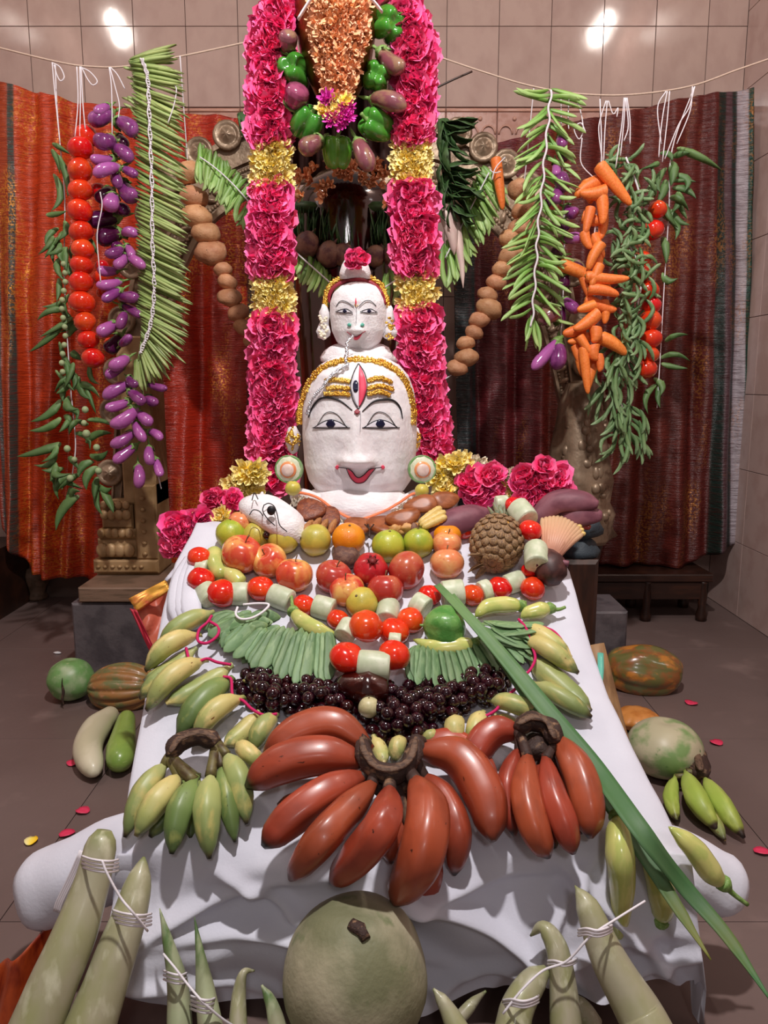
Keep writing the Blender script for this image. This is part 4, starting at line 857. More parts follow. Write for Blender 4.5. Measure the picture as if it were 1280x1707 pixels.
# orange flowers behind the peppers over the dome
one('shade_sheet',thick(grid(lambda u,v:P(488+u*168,130+v*(150+14*math.sin(u*9.4)),2.16)+Vector((0,.012*math.sin(u*40),0)),50,14),Vector((0,.004,0))),m_maroon,'dark maroon sheet added as the darkness behind the capsicum ring','cloth')  # sheet added to darken the gap behind the ring and cover the arch
for x_ in (530,610): rope('shade_sheet_cord',[(x_,136),(x_,40),(x_,-60)],2.16,.002,m_thread,'added thread holding up the dark shade sheet, '+('left' if x_<560 else 'right')+' one','thread')  # cords added only to hang the darkening sheet
ob=root('marigold_string',P(577,330,2.12),'dull orange marigold string draped over the oiled dome','garland'); base=ob.matrix_world.translation.copy()
for i in range(46):
    u=R(-1,1); x=577+u*80; y=262+u*u*20+R(0,36)+(30 if abs(u)>.35 and R(0,1)>.5 else 0)
    c=P(x,y,2.145); flower(CRO,c,S(c)*12,(u,-1,0),ob,base,'marigold',i)
# ================================================================== tall rose and chrysanthemum garlands
def garland(name,path,secs,Y,hw,label,depth=.05,rr=25):
    q=catmull([Vector((x,y,0)) for x,y in path],200); L=[0]
    for a,b in zip(q,q[1:]): L.append(L[-1]+(b-a).length)
    c0=P(path[-1][0],path[-1][1],Y); r=root(name,c0,label,'garland'); base=c0.copy()
    k=0; pos=0
    while pos<L[-1]:
        i=min(range(len(L)),key=lambda j:abs(L[j]-pos)); p=q[i]; y=p.y
        yel=any(a<=pos<=b for a,b in secs)
        n=4
        for j in range(n):
            f=-1+2*(j+.5*(k%2)+.25)/n; 
            d=Y-depth*math.sqrt(max(0,1-f*f))
            c=P(p.x+f*(hw-(13 if yel else 17)),y+R(-4,4),d)
            if yel: flower(MUM,c,S(c)*17,(f*.9,-1,0),r,base,'chrysanthemum',k+j)
            else: flower(ROSE,c,S(c)*rr*R(.85,1.1),(f*1.0,-1,R(-.2,.2)),r,base,'rose',k*3+j)
        pos+=13 if yel else 16; k+=1
    part('garland_core',tube([P(a.x,a.y,Y) for a in q[::10]],S(c0)*(hw-16),12,steps=40,flat=1),m_rose,r)
    for a0,a1 in secs:
        part('yellow_core',tube([P(q[i].x,q[i].y,Y) for i in range(201) if a0-6<=L[i]<=a1+10][::3],S(c0)*(hw-9),14,steps=10,flat=1),m_yel,r)
    return r
# pos measured down the strand from its top
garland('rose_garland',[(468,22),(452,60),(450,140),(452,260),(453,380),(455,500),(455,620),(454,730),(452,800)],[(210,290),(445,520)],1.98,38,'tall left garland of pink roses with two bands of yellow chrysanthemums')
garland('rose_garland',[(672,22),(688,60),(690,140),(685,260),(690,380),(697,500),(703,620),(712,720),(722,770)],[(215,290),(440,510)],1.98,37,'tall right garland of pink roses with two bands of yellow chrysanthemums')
def cluster(name,spots,Y,label,ms_=None):
    x0=sum(s[0] for s in spots)/len(spots); y1=max(s[1] for s in spots); b=P(x0,y1,Y); r=root(name,b,label,'flowers')
    for i,(x,y,rad,t) in enumerate(spots):
        c=P(x,y,Y-.02-R(0,.02)); ms={'r':ROSE,'y':MUM,'i':IVO}[t]; nm={'r':'rose','y':'chrysanthemum','i':'ivory_flower'}[t]
        flower(ms,c,S(c)*rad,((x-x0)/80,-1,.5),r,b,nm,i)
    part('cluster_core',tube([P(min(s[0] for s in spots)+12,spots[0][1],Y+.02),P(max(s[0] for s in spots)-12,spots[-1][1],Y+.02)],.03,10,steps=4),m_rose if spots[0][3]=='r' else m_yel,r)
def fill(x0,x1,y0,y1,n,t,r): return [(R(x0,x1),R(y0,y1),r*R(.85,1.1),t) for _ in range(n)]
SYo=1.82
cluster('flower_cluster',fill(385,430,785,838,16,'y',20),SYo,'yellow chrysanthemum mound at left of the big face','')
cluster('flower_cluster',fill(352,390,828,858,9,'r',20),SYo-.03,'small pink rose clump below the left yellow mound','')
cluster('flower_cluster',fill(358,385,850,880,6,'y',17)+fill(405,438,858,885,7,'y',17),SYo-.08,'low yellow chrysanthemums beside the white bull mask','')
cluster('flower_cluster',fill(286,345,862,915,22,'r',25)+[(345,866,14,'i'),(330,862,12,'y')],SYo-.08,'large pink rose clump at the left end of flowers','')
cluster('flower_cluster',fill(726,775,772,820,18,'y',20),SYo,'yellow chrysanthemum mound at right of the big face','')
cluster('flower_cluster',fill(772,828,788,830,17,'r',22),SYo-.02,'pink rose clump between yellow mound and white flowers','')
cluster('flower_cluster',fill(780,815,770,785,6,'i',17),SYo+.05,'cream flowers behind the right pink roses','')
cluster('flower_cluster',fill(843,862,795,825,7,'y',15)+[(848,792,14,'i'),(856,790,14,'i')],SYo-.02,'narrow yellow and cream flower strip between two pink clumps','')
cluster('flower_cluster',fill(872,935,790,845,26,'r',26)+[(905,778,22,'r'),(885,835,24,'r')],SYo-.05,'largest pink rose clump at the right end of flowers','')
# ================================================================== white cloth over the reclining platform
LE=[(820,352),(860,330),(925,292),(1000,272),(1100,252),(1200,232),(1300,214),(1420,196)]
RE=[(820,870),(860,905),(940,950),(1000,966),(1070,986),(1150,1014),(1250,1062),(1340,1110),(1420,1150)]
def ix(L,y):
    for (a,b),(c,d) in zip(L,L[1:]):
        if y<=c: return b+(d-b)*(y-a)/(c-a)
    return L[-1][1]
FOLDS=[(-.28,.17,.35,.012,.022),(-.1,.13,-.15,.010,.026),(.12,.17,-.5,.010,.028),(.2,.10,.3,.011,.024),(.33,.16,-.8,.010,.026),(-.3,.08,-.2,.012,.024),(.36,.08,.5,.012,.02),(.02,.2,.2,.01,.018),(-.18,.20,-.6,.01,.02),(.26,.2,.9,.01,.022)]
def front_disp(x,z):
    # folds of the front fall, metres towards the viewer
    d=.022*noise.noise(Vector((x*5,z*9,3)))+.012*noise.noise(Vector((x*13,z*10,7)))
    d+=.016*math.sin(z*38+7*x+1.2*math.sin(x*9))*(.4+.6*abs(noise.noise(Vector((x*3,1,z*3)))))*1.4
    d+=.012*math.sin(x*22+3*math.sin(z*14))
    for (sx,sz,ang,wd,am) in FOLDS:
        u=(x-sx)*math.cos(ang)+(z-sz)*math.sin(ang); v=-(x-sx)*math.sin(ang)+(z-sz)*math.cos(ang)+.5*u*u
        d+=am*math.exp(-(v/wd)**2)*math.exp(-(u/.16)**2)
    return d
def cloth():
    rows=[]; n=150
    def lr(py): a=PS(ix(LE,py),py); b=PS(ix(RE,py),py); return a,b
    a0,b0=lr(880)
    for k in range(4):
        q=k/4; rows.append([a0.lerp(b0,i/n)+Vector((0,.19*(1-q),-.004*math.sin(q*6+i*.3)-.03*(1-q)**2)) for i in range(n+1)])
    for j in range(46):
        py=880+(1415-880)*j/45; a,b=lr(py); row=[]
        for i in range(n+1):
            u=i/n; p=a.lerp(b,u)
            wv=.006*noise.noise(Vector((p.x*7,p.y*7,0)))+.0035*noise.noise(Vector((p.x*22,p.y*22,4)))
            edge=min(u,1-u); p.z+=wv-.016*math.exp(-edge*30)+.002
            row.append(p)
        rows.append(row)
    a,b=lr(1418)
    for j in range(1,72):
        v=j/71; row=[]
        for i in range(n+1):
            u=i/n; x=a.x-.02*v+(b.x-a.x+.03*v)*u
            hem=.02+.05*max(0,noise.noise(Vector((x*3,9,0))))+.035*u
            z=(a.z-.0)*(1-v)+hem*v
            y=a.y-.02*math.sin(min(1,v*4)*math.pi/2)-(front_disp(x,z))*min(1,v*5)-.01*v
            row.append(Vector((x,y,z)))
        rows.append(row)
    # side falls
    full=[]
    for row in rows:
        L=[];Rr=[]
        for k in (4,3,2,1):
            d=.045*k; 
            L.append(row[0]+Vector((-.006*k if k<2 else -.008,0,-min(d,max(0,row[0].z-.01)))) )
        for k in (1,2,3,4):
            d=.045*k; Rr.append(row[-1]+Vector((.008,0,-min(d,max(0,row[-1].z-.01)))))
        full.append(L+row+Rr)
    m=len(full[0]); v=[p for r_ in full for p in r_]; f=[]
    for j in range(len(full)-1):
        for i in range(m-1): f.append((j*m+i,(j+1)*m+i,(j+1)*m+i+1,j*m+i+1))
    one('white_cloth',G().add(v,f),m_cloth,'large white cotton cloth over the sloping platform with folded front fall','cloth')
cloth()
# wooden platform beneath
a=PS(ix(LE,1415),1415); b=PS(ix(RE,1415),1415)
pr_=root('wooden_platform',Vector(((a.x+b.x)/2,1.3,0)),'wooden cot frame under the white cloth, one leg showing at right','cot')
part('frame_board',box(a.x+.05,b.x-.05,1.06,1.5,.12,.16,.004),m_dwood,pr_,smooth=False)
for x in (a.x+.06,b.x-.08):
    for y in (1.12,1.45): part('leg',box(x-.02,x+.02,y-.02,y+.02,0,.12,.003),m_dwood,pr_,smooth=False)
A=P(990,1075,1.42); B=P(1022,1205,1.36); 
part('leaning_leg',tube([A,B,B+(B-A)*.45],[.020,.021,.022],10,steps=6),m_wood,pr_,label='tan turned wooden leg leaning out under the cloth edge')
one('zip_tape',tube([PS(990,1078,.0)+Vector((.012,0,-.012)),PS(984,1110,0)+Vector((.018,0,-.012)),PS(985,1145,0)+Vector((.012,0,-.014))],.006,6,steps=8,flat=.3),m_teal,'short blue green zip tape along the right cloth edge','zip')
# bolsters tied at the two front ends
def bolster(pts,r,label,Y):
    p=[P(x,y,Y) for x,y in pts]; rt=root('tied_bolster',Vector((p[0].x,p[0].y,p[0].z-r)),label,'bolster')
    g=tube(p,r,22,steps=16,stops=[(0,.1),(.02,.55),(.07,.85),(.16,1),(.85,1),(1,.8)],flat=.9)
    g.v=[a+Vector((0,0,0))+(a-p[0])*0+Vector((.008*noise.noise(a*14),.008*noise.noise(a*15+Vector((3,0,0))),.01*noise.noise(a*12))) for a in g.v]
    part('bolster_cover',g,m_cloth,rt); return rt,p
bl,p=bolster([(45,1500),(110,1468),(190,1430),(270,1400)],.062,'white rolled cloth bolster tied with string at the left front corner',1.06)
g=G()
for k in range(4):
    pts=[P(x+k*3,y+k*1.0,.985-.004*k) for x,y in ((134,1418),(118,1455),(96,1500),(90,1518))]; g.merge(tube(pts,.0016,5,steps=9))
part('string',g,m_thread,bl)
bolster([(1225,1490),(1180,1462),(1130,1440),(1080,1425)],.05,'white rolled cloth bolster at the right front corner under the pepper',1.05)
# red silk bag at the left of the platform
def sheet2(name,corn,mat,label,amp=.01,cat='cloth',th=.004,n=14,parent=None,seed=0):
    a,b,c,d=corn
    def fn(u,v):
        p=a.lerp(b,u).lerp(d.lerp(c,u),v); k=amp*noise.noise(Vector((u*3,v*3,seed))); return p+Vector((k*.4,-k,k*.4))
    g=thick(grid(fn,n,n),Vector((0,th,-th)))
    return part(name,g,mat,parent) if parent else one(name,g,mat,label,cat)
bag=root('silk_bag',P(255,1085,1.62),'salmon red silk pouch with gold zari band beside the left cloth edge','bag')
sheet2('pouch_body',(P(222,1012,1.62),P(300,968,1.66),P(335,1062,1.58),P(252,1088,1.58)),m_saree_bag,'',.03,parent=bag)
sheet2('zari_band',(P(214,998,1.59),P(276,966,1.62),P(284,982,1.605),P(228,1018,1.58)),m_zari,'',.004,parent=bag)
sheet2('red_border',(P(216,1014,1.585),P(228,1017,1.575),P(262,1092,1.55),P(250,1088,1.56)),m_redb,'',.004,parent=bag)
one('white_strap',tube([P(276,968,1.62),P(295,948,1.64),P(318,925,1.66),P(322,915,1.7)],[.006,.010,.013,.012],8,steps=10,flat=.4),m_cloth,'twisted white cloth strap running from pouch to the tomatoes','cloth strip')
for i in range(3):
    pts=[(318+i*6,930),(300+i*10,965),(296+i*11,1010),(310+i*10,1045)]
    one('cloth_tail',tube([PS(x,y,.01+.004*i) for x,y in pts],[.014,.018,.02,.014],10,steps=10,flat=.4),m_cloth,['outer','middle','inner'][i]+' white cloth fold hanging at left below the first tomato','cloth')
one('red_silk_end',thick(grid(lambda u,v:(P(-30,1640,1.0).lerp(P(98,1532,1.0),u)).lerp(P(-30,1800,.96).lerp(P(95,1700,.98),u),v)+Vector((0,.02*math.sin(u*9+v*3),0)),20,20),Vector((0,.004,0))),m_plainsilk,'dark orange silk end hanging at the lower left corner','cloth')
# body mound of white cloth below the fruit rows (chest)
# ================================================================== faces
class Face:
    def __init__(s,cx,ytop,ybot,Y,prof_px,depth,label,nose=None,power=2.3,nu=150,nv=110,eyes=None,mat=m_paste,cheek=0):
        s.Y=Y; s.cx=cx; s.prof=prof_px; s.depth=depth; s.pw=power; s.nose=nose; s.ytop=ytop; s.ybot=ybot
        c=P(cx,(ytop+ybot)/2,Y-depth); s.k=S(c); s.c=P(cx,ybot,Y); s.cheek=cheek
        s.zc=lambda py: P(cx,py,Y-depth*.9).z
        s.zt=s.zc(ytop); s.zb=s.zc(ybot); s.x0=P(cx,(ytop+ybot)/2,Y-depth).x
        s.obj=root('face',Vector((s.x0,Y,s.zb)),label,'statue')
        def fn(u,v):
            z=s.zb+(s.zt-s.zb)*v; w=s.hw(z); th=math.pi*2*u
            cx_,sy=math.cos(th),math.sin(th); e=2/s.pw
            x=s.x0+w*math.copysign(abs(cx_)**e,cx_); dd=s.dp(z)
            y=Y-dd*math.copysign(abs(sy)**e,sy)*(1 if sy>0 else .35)
            if sy>0: y=min(y,s.front(x,z)) if abs(cx_)<.97 else y
            k=.0022*noise.noise(Vector((x*30,y*30,z*30)))
            return Vector((x,y+k,z))
        g=grid(fn,nu,nv); part('head',g,mat,s.obj)
    def hw(s,z):
        v=(z-s.zb)/(s.zt-s.zb); return prof(s.prof,v)*s.k if s.prof else 0
    def dp(s,z): 
        v=(z-s.zb)/(s.zt-s.zb); m=max(b for a,b in s.prof); return s.depth*(prof(s.prof,v)/m)**.8
    def front(s,x,z):
        w=s.hw(z)+1e-5; a=min(1,abs(x-s.x0)/w); y=s.Y-s.dp(z)*(max(0,1-a**s.pw))**(1/s.pw)
        if s.nose:
            nx,ny,nr,nl,nh=s.nose      # px centre, width px, bridge length px, height m
            X=(x-(s.x0+(nx-s.cx)*s.k))/(nr*s.k); zc=s.zc(ny)
            q=(z-zc)/(nl*s.k)
            if q>=0: b=math.exp(-(X/(1-.55*min(1,q)))**2)*(1-min(1,q))**.9
            else: b=math.exp(-X*X)*math.exp(-(q*nl/(nr*.45))**2)
            y-=nh*b
            for sg in (-1,1):
                X2=(x-(s.x0+(nx-s.cx+sg*nr*.95)*s.k))/(nr*.55*s.k); Z2=(z-zc-nr*.1*s.k)/(nr*.5*s.k); y-=nh*.45*math.exp(-X2*X2-Z2*Z2)
        return y
    def on(s,px,py,off=.002):
        y=s.Y-s.depth
        for _ in range(5):
            p=P(px,py,y-off); y=s.front(p.x,p.z)
        return P(px,py,y-off)
    def line(s,name,pts,r,mat,n=24,label=None,off=.0016):
        q=catmull([Vector((x,y,0)) for x,y in pts],n); rr=r
        return part(name,tube([s.on(a.x,a.y,off) for a in q],[k*s.k for k in r] if isinstance(r,list) else r*s.k,6,steps=n),mat,s.obj,label)
    def strip(s,name,top,bot,mat,n=20,m=4,off=.002,label=None):
        t=catmull([Vector((x,y,0)) for x,y in top],n); b=catmull([Vector((x,y,0)) for x,y in bot],n)
        def fn(u,v): a=t[int(round(u*n))].lerp(b[int(round(u*n))],v); return s.on(a.x,a.y,off)
        g=thick(grid(fn,n,m),Vector((0,.0012,0))); return part(name,g,mat,s.obj,label)
    def sequins(s,name,pts,wpx,n,mat,label=None,rows=2,off=.004,sz=4.2):
        q=catmull([Vector((x,y,0)) for x,y in pts],n); g=G()
        for i,a in enumerate(q):
            b=q[min(i+1,n)]-q[max(i-1,0)]; nn=Vector((-b.y,b.x,0)).normalized()
            for k in range(rows):
                o=(k-(rows-1)/2)*wpx/max(1,rows)*1.0; a2=a+nn*(o+R(-1,1)); p=s.on(a2.x,a2.y,off)
                g.merge(ball(7,5),Matrix.Translation(p)@Matrix.Rotation(R(0,3),4,'Y')@Matrix.Rotation(R(-.5,.5),4,'X')@Matrix.Diagonal((sz*s.k*1.35,sz*s.k*.8,sz*s.k*.7,1)))
        return part(name,g,mat,s.obj,label,kind='stuff')
BF=Face(597,588,846,1.80,[(0,36),(.03,60),(.08,80),(.15,92),(.25,99),(.45,102),(.62,101),(.76,96),(.86,86),(.93,70),(.975,48),(1,24)],.125,'large white rice paste face with painted eyes, three gold forehead stripes and red smile',nose=(595,768,19,88,.034),power=2.5)
f=BF
for (cx,pts_top,lower,pup) in ((551,[(524,712),(532,700),(548,688),(562,690),(576,706),(580,713)],[(524,712),(580,711)],(550,707)),(634,[(604,712),(614,704),(630,692),(644,692),(658,704),(667,713)],[(604,712),(667,713)],(633,707))):
    f.strip('eye_white',[(cx-24,711),(cx-12,703),(cx,700),(cx+12,703),(cx+25,711)],[(cx-24,712),(cx-12,713),(cx,714),(cx+12,713),(cx+25,712)],m_eyew)
    f.strip('pupil',[(cx-8,707),(cx-4,700),(cx,699),(cx+4,700),(cx+8,707)],[(cx-8,707),(cx-4,713),(cx,714),(cx+4,713),(cx+8,707)],m_pupil,12,3,off=.0028)
    f.line('eyelid_line',[(cx-28,713),(cx-12,703),(cx,700),(cx+13,703),(cx+28,712)],.75,m_black,off=.0018)
    f.line('eyelid_line',[(cx-30,713),(cx,714),(cx+32,713)],.8,m_black,off=.0018)
    f.line('eyelid_line',[(cx-22,708),(cx-10,690),(cx+2,687),(cx+14,694),(cx+26,711)],.6,m_black,off=.0018)
f.line('eyebrow',[(514,696),(520,680),(533,665),(550,663),(568,669),(587,684)],[.9,1.7,1.9,1.7,.8],m_black)
f.line('eyebrow',[(604,686),(622,670),(640,666),(656,668),(667,680),(671,698)],[.8,1.7,1.9,1.7,.9],m_black)
f.strip('lips',[(578,781),(586,785),(592,793),(598,796),(606,792),(616,783),(626,780)],[(578,781),(583,794),(590,803),(598,806),(608,803),(616,792),(626,780)],m_lip,24,5,off=.0035)
f.line('lip_line',[(564,779),(578,781),(587,786),(593,794),(599,796),(607,791),(617,782),(636,779)],.8,m_black,off=.0045)
f.line('lip_line',[(577,781),(583,795),(591,804),(599,806),(608,803),(617,792),(627,780)],.6,m_black,off=.0045)
for x,y in ((562,779),(638,779)): f.strip('lip_dot',[(x-4,y),(x,y-4),(x+4,y)],[(x-4,y),(x,y+4),(x+4,y)],m_lip,6,3,off=.004)
# third eye
f.strip('third_eye_white',[(597,609),(590,625),(585,645),(590,665),(596,678)],[(598,609),(598,625),(598,645),(598,665),(597,678)],m_eyew,16,3)
f.strip('third_eye_red',[(599,609),(598,625),(598,645),(598,665),(598,678)],[(599,609),(607,625),(611,645),(606,665),(599,678)],m_lip,16,3)
f.strip('third_eye_pupil',[(588,640),(590,635),(594,634),(597,638)],[(588,647),(590,653),(594,654),(597,650)],m_pupil,10,3,off=.003)
f.line('third_eye_line',[(597,606),(589,622),(584,643),(588,665),(597,682)],.7,m_black,off=.003); f.line('third_eye_line',[(598,606),(608,622),(612,643),(607,665),(597,682)],.7,m_black,off=.003)
f.line('nose_line',[(600,684),(601,700),(600,720)],.35,m_pupil)
f.strip('forehead_dot',[(590,686),(595,682),(600,686)],[(590,687),(595,691),(600,687)],m_dred,8,3,off=.005)
for k,(y,dx) in enumerate(((633,0),(646,2),(656,-2))):
    f.sequins('forehead_stripe',[(543+dx,y+1),(562,y),(582,y+2)],5,26,m_gold,rows=2,sz=2.6,off=.0035); f.sequins('forehead_stripe',[(614,y+1),(634,y-3),(652+dx*1.5,y+4-k)],5,26,m_gold,rows=2,sz=2.6,off=.0035)
f.sequins('gold_headband',[(500,706),(499,690),(504,668),(514,640),(535,615),(562,603),(597,599),(634,604),(660,617),(678,640),(687,668),(690,690),(689,706)],8,120,m_gold,'gold sequin trim arching over the forehead',rows=3,sz=3.0,off=.003)
f.sequins('silver_stream',[(580,606),(572,612),(560,620),(548,630),(538,645),(524,660),(514,680),(512,690)],3,46,m_silver,'silver tinsel stream running down the left forehead',rows=2,sz=2.3,off=.012)
def ear(x,y,rx,ry):
    p=P(x,y,1.80); g=ball(14,10,rough=.25,seed=x); part('ear',G().merge(g,Matrix.Translation(p)@Matrix.Diagonal((rx*S(p),.025,ry*S(p),1))),m_paste,BF.obj)
    q=G()
    for i in range(46):
        a=R(0,6.28); b=math.sqrt(R(0,1)); c=p+Vector((math.cos(a)*b*rx*.9*S(p),-.026*math.sqrt(max(.05,1-b*b)),math.sin(a)*b*ry*.9*S(p)))
        q.merge(ball(6,4),Matrix.Translation(c)@Matrix.Rotation(a,4,'Y')@Matrix.Diagonal((.006,.004,.003,1)))
    part('ear_gold',q,m_gold,BF.obj,kind='stuff')
ear(488,732,12,22); ear(690,732,11,20)
part('shoulder_paste',G().merge(ball(26,14,rough=.12,seed=3),Matrix.Translation(P(597,596,1.86))@Matrix.Diagonal((.088,.075,.036,1))),m_paste,BF.obj)
# small upper face
SF=Face(596,466,585,1.83,[(0,16),(.05,27),(.15,38),(.3,46),(.5,49),(.7,49),(.85,43),(.95,30),(1,14)],.062,'small white upper face with topknot above the large face',nose=(596,553,9,34,.016),power=2.1,nu=48,nv=36)
f=SF
for cx in (574,615):
    f.strip('eye_white',[(cx-12,519),(cx-6,516),(cx,515),(cx+6,516),(cx+12,520)],[(cx-12,520),(cx-6,521),(cx,522),(cx+6,521),(cx+12,521)],m_eyew,10,3)
    f.strip('pupil',[(cx-3,518),(cx,515),(cx+4,518)],[(cx-3,519),(cx,522),(cx+4,519)],m_pupil,6,3,off=.0028)
    f.line('eyelid_line',[(cx-15,520),(cx-6,516),(cx+4,515),(cx+14,521)],.5,m_black,12,off=.0025); f.line('eyelid_line',[(cx-15,520),(cx,522),(cx+14,522)],.4,m_black,10,off=.0025)
f.line('eyebrow',[(560,511),(567,502),(577,503),(590,511)],.6,m_black,14,off=.002); f.line('eyebrow',[(598,511),(608,502),(618,502),(627,510)],.6,m_black,14,off=.002)
f.line('forehead_mark',[(593,497),(593,503),(593,509)],[.6,1.6,.5],m_lip,6); f.line('forehead_mark',[(591,507),(594,511),(597,508)],.6,m_gold,5)
f.line('nose_line',[(594,513),(594,525),(593,540)],.35,m_pupil,8)
for x in (582,604): f.strip('nose_stud',[(x-3.5,541),(x,538),(x+3.5,541)],[(x-3.5,542),(x,545),(x+3.5,542)],m_teal,6,2,off=.004)
f.strip('lips',[(584,557),(588,559),(593,562),(598,560),(603,557)],[(584,558),(589,565),(593,567),(598,565),(603,558)],m_lip,10,3,off=.002)
f.line('lip_line',[(578,553),(586,559),(593,561),(600,558),(609,552)],.7,m_dred,14,off=.004)
f.line('hair_band',[(549,505),(549,493),(556,480),(572,470),(593,466),(615,470),(630,480),(639,495),(642,508)],[2.2,3.2,3.6,3.6,3.6,3.6,3.6,3.2,2.2],m_dred,30,'maroon hair band',off=.001)
f.sequins('gold_headband',[(542,512),(543,493),(551,475),(568,464),(592,460),(617,463),(634,474),(643,492),(646,510)],5,70,m_gold,rows=2,sz=3.2,off=-.002)
tk=P(592,462,1.84); kk=S(tk)
part('topknot',G().merge(lathe([(27*kk,-4*kk),(26*kk,8*kk),(22*kk,20*kk),(16*kk,30*kk),(8*kk,36*kk),(1*kk,38*kk)],22),Matrix.Translation(tk)),m_paste,SF.obj)
for sx,x in ((-1,541),(1,648)):
    g=G().merge(ball(12,8,rough=.3,seed=x),Matrix.Translation(P(x,528,1.83))@Matrix.Diagonal((.012,.014,.026,1)))
    g.merge(ball(12,8,rough=.4,seed=x+1),Matrix.Translation(P(x+sx*2,553,1.82))@Matrix.Diagonal((.016,.016,.018,1))); part('ear',g,m_paste,SF.obj)
    q=G()
    for i in range(22):
        p=P(x+sx*2+R(-7,7),540+R(-14,26),1.805); q.merge(ball(6,4),Matrix.Translation(p)@Matrix.Diagonal((.004,.003,.003,1)))
    part('ear_ornament',q,m_ivory if sx<0 else m_gold,SF.obj,kind='stuff')
rt=root('topknot_rose',P(593,440,1.80),'pink rose stuck on the topknot of the small face','flower'); b_=rt.matrix_world.translation.copy()
for i in range(5):
    c=P(593+R(-8,8),430+R(-7,6),1.785); flower(ROSE,c,S(c)*17,(0,-1,.3),rt,b_,'rose',i)
# silver chain from the small mouth
g=G()
for i,a in enumerate(catmull([Vector(v) for v in ((588,560,0),(580,568,0),(578,580,0),(577,592,0),(575,602,0))],20)):
    g.merge(ball(7,5),Matrix.Translation(P(a.x+R(-2,2),a.y,1.735-.004*i*.5))@Matrix.Rotation(R(0,3),4,'Y')@Matrix.Diagonal((.0042,.003,.0028,1)))
one('silver_tinsel',g,m_silver,'silver tinsel falling from the small mouth onto the large forehead','tinsel')
# bull mask
def bull():
    pts=[(418,842),(440,826),(470,832),(496,852),(515,880),(500,905),(470,900),(440,880),(420,865)]
    r=root('bull_mask',PS(470,895,.0),'white painted bull head mask with black outlined eye at left of collar','mask')
    p=[PS(412,838,.02),PS(440,850,.045),PS(475,872,.045),PS(510,900,.02)]
    part('mask_head',tube(p,[.034,.048,.045,.034],20,steps=14,stops=[(0,.3),(.08,.8),(.25,1),(.8,1),(1,.4)],flat=.65),m_paste,r)
    for (x,y,l) in ((422,826,-1),(436,822,1)):
        part('horn',tube([PS(x,y+10,.05),PS(x+l,y-2,.065)],[.010,.002],8,steps=3),m_paste,r)
    e=PS(452,851,.095); part('pupil',G().merge(ball(12,8),Matrix.Translation(e)@Matrix.Diagonal((.0085,.005,.0095,1))),m_black,r)
    def ln(pts,rr=.0011): part('ink_line',tube([PS(x,y,.094) for x,y in pts],rr,5,steps=16),m_black,r)
    ln([(440,842),(448,839),(457,844),(462,858),(466,875),(478,886)]); ln([(440,842),(438,852),(446,865),(458,876)]); ln([(416,858),(422,850),(432,852),(438,860)]); ln([(420,834),(424,822),(430,832)])
bull()
# collar: ruffled ivory flowers with orange line
def collar():
    pts=[(488,822),(505,822),(530,830),(555,848),(580,862),(600,866),(640,852),(665,838),(686,824),(698,822)]
    q=catmull([Vector((x,y,0)) for x,y in pts],110)
    Yc=lambda x: 1.665+.00000*(x)
    r=root('collar_garland',P(595,870,1.66),'ivory fringed collar garland with an orange line under the chin','garland'); b=r.matrix_world.translation.copy()
    g=G(); g2=G()
    for i,a in enumerate(q):
        y=1.655+.00055*abs(a.x-597)
        for k in range(3):
            c=P(a.x+R(-3,3),a.y+6+k*4+R(-2,2),y+.004*k); d=Vector((R(-.5,.5),-.8,-1+R(-.5,.5))).normalized()
            g.merge(pod([(0,.6),(.5,1),(1,.3)],5,3,bend=.5),PM(c,c+d*.013,.0022))
    part('collar_fringe',g,m_ivory,r,kind='stuff')
    part('orange_line',tube([P(a.x,a.y,1.645+.00055*abs(a.x-597)) for a in q[::3]],.0042,7,steps=80,flat=.7,bump=.2,bs=200),m_rim,r)
    part('chin_paste',tube([P(a.x,a.y+4,1.675+.00055*abs(a.x-597)) for a in q[::5]],.014,10,steps=40,bump=.3,bs=40),m_paste,r)
    part('neck_mound',G().merge(ball(28,14,rough=.1),Matrix.Translation(P(597,845,1.76))@Matrix.Diagonal((.135,.10,.06,1))),m_paste,r)
collar()
# ================================================================== things lying on the white cloth
def tubething(name,pts,mat,label,cat,group=None,n=14,steps=16,stops=None,place=PS,lift=1.0,flat=1,sect=None,bump=0,bs=8,parent=None,kind=None,extra=0,up=None):
    P_=[]; rr=[]
    for q in pts:
        x,y,r=q[:3]; l=q[3] if len(q)>3 else 0
        p=place(x,y,0); m=S(p)*r; p=place(x,y,m*lift+extra+l); P_.append(p); rr.append(S(p)*r)
    g=tube(P_,rr,n,steps=steps,stops=stops,flat=flat,sect=sect,bump=bump,bs=bs,up=up)
    if parent: return part(name,g,mat,parent,kind=kind)
    return one(name,g,mat,label,cat,group)
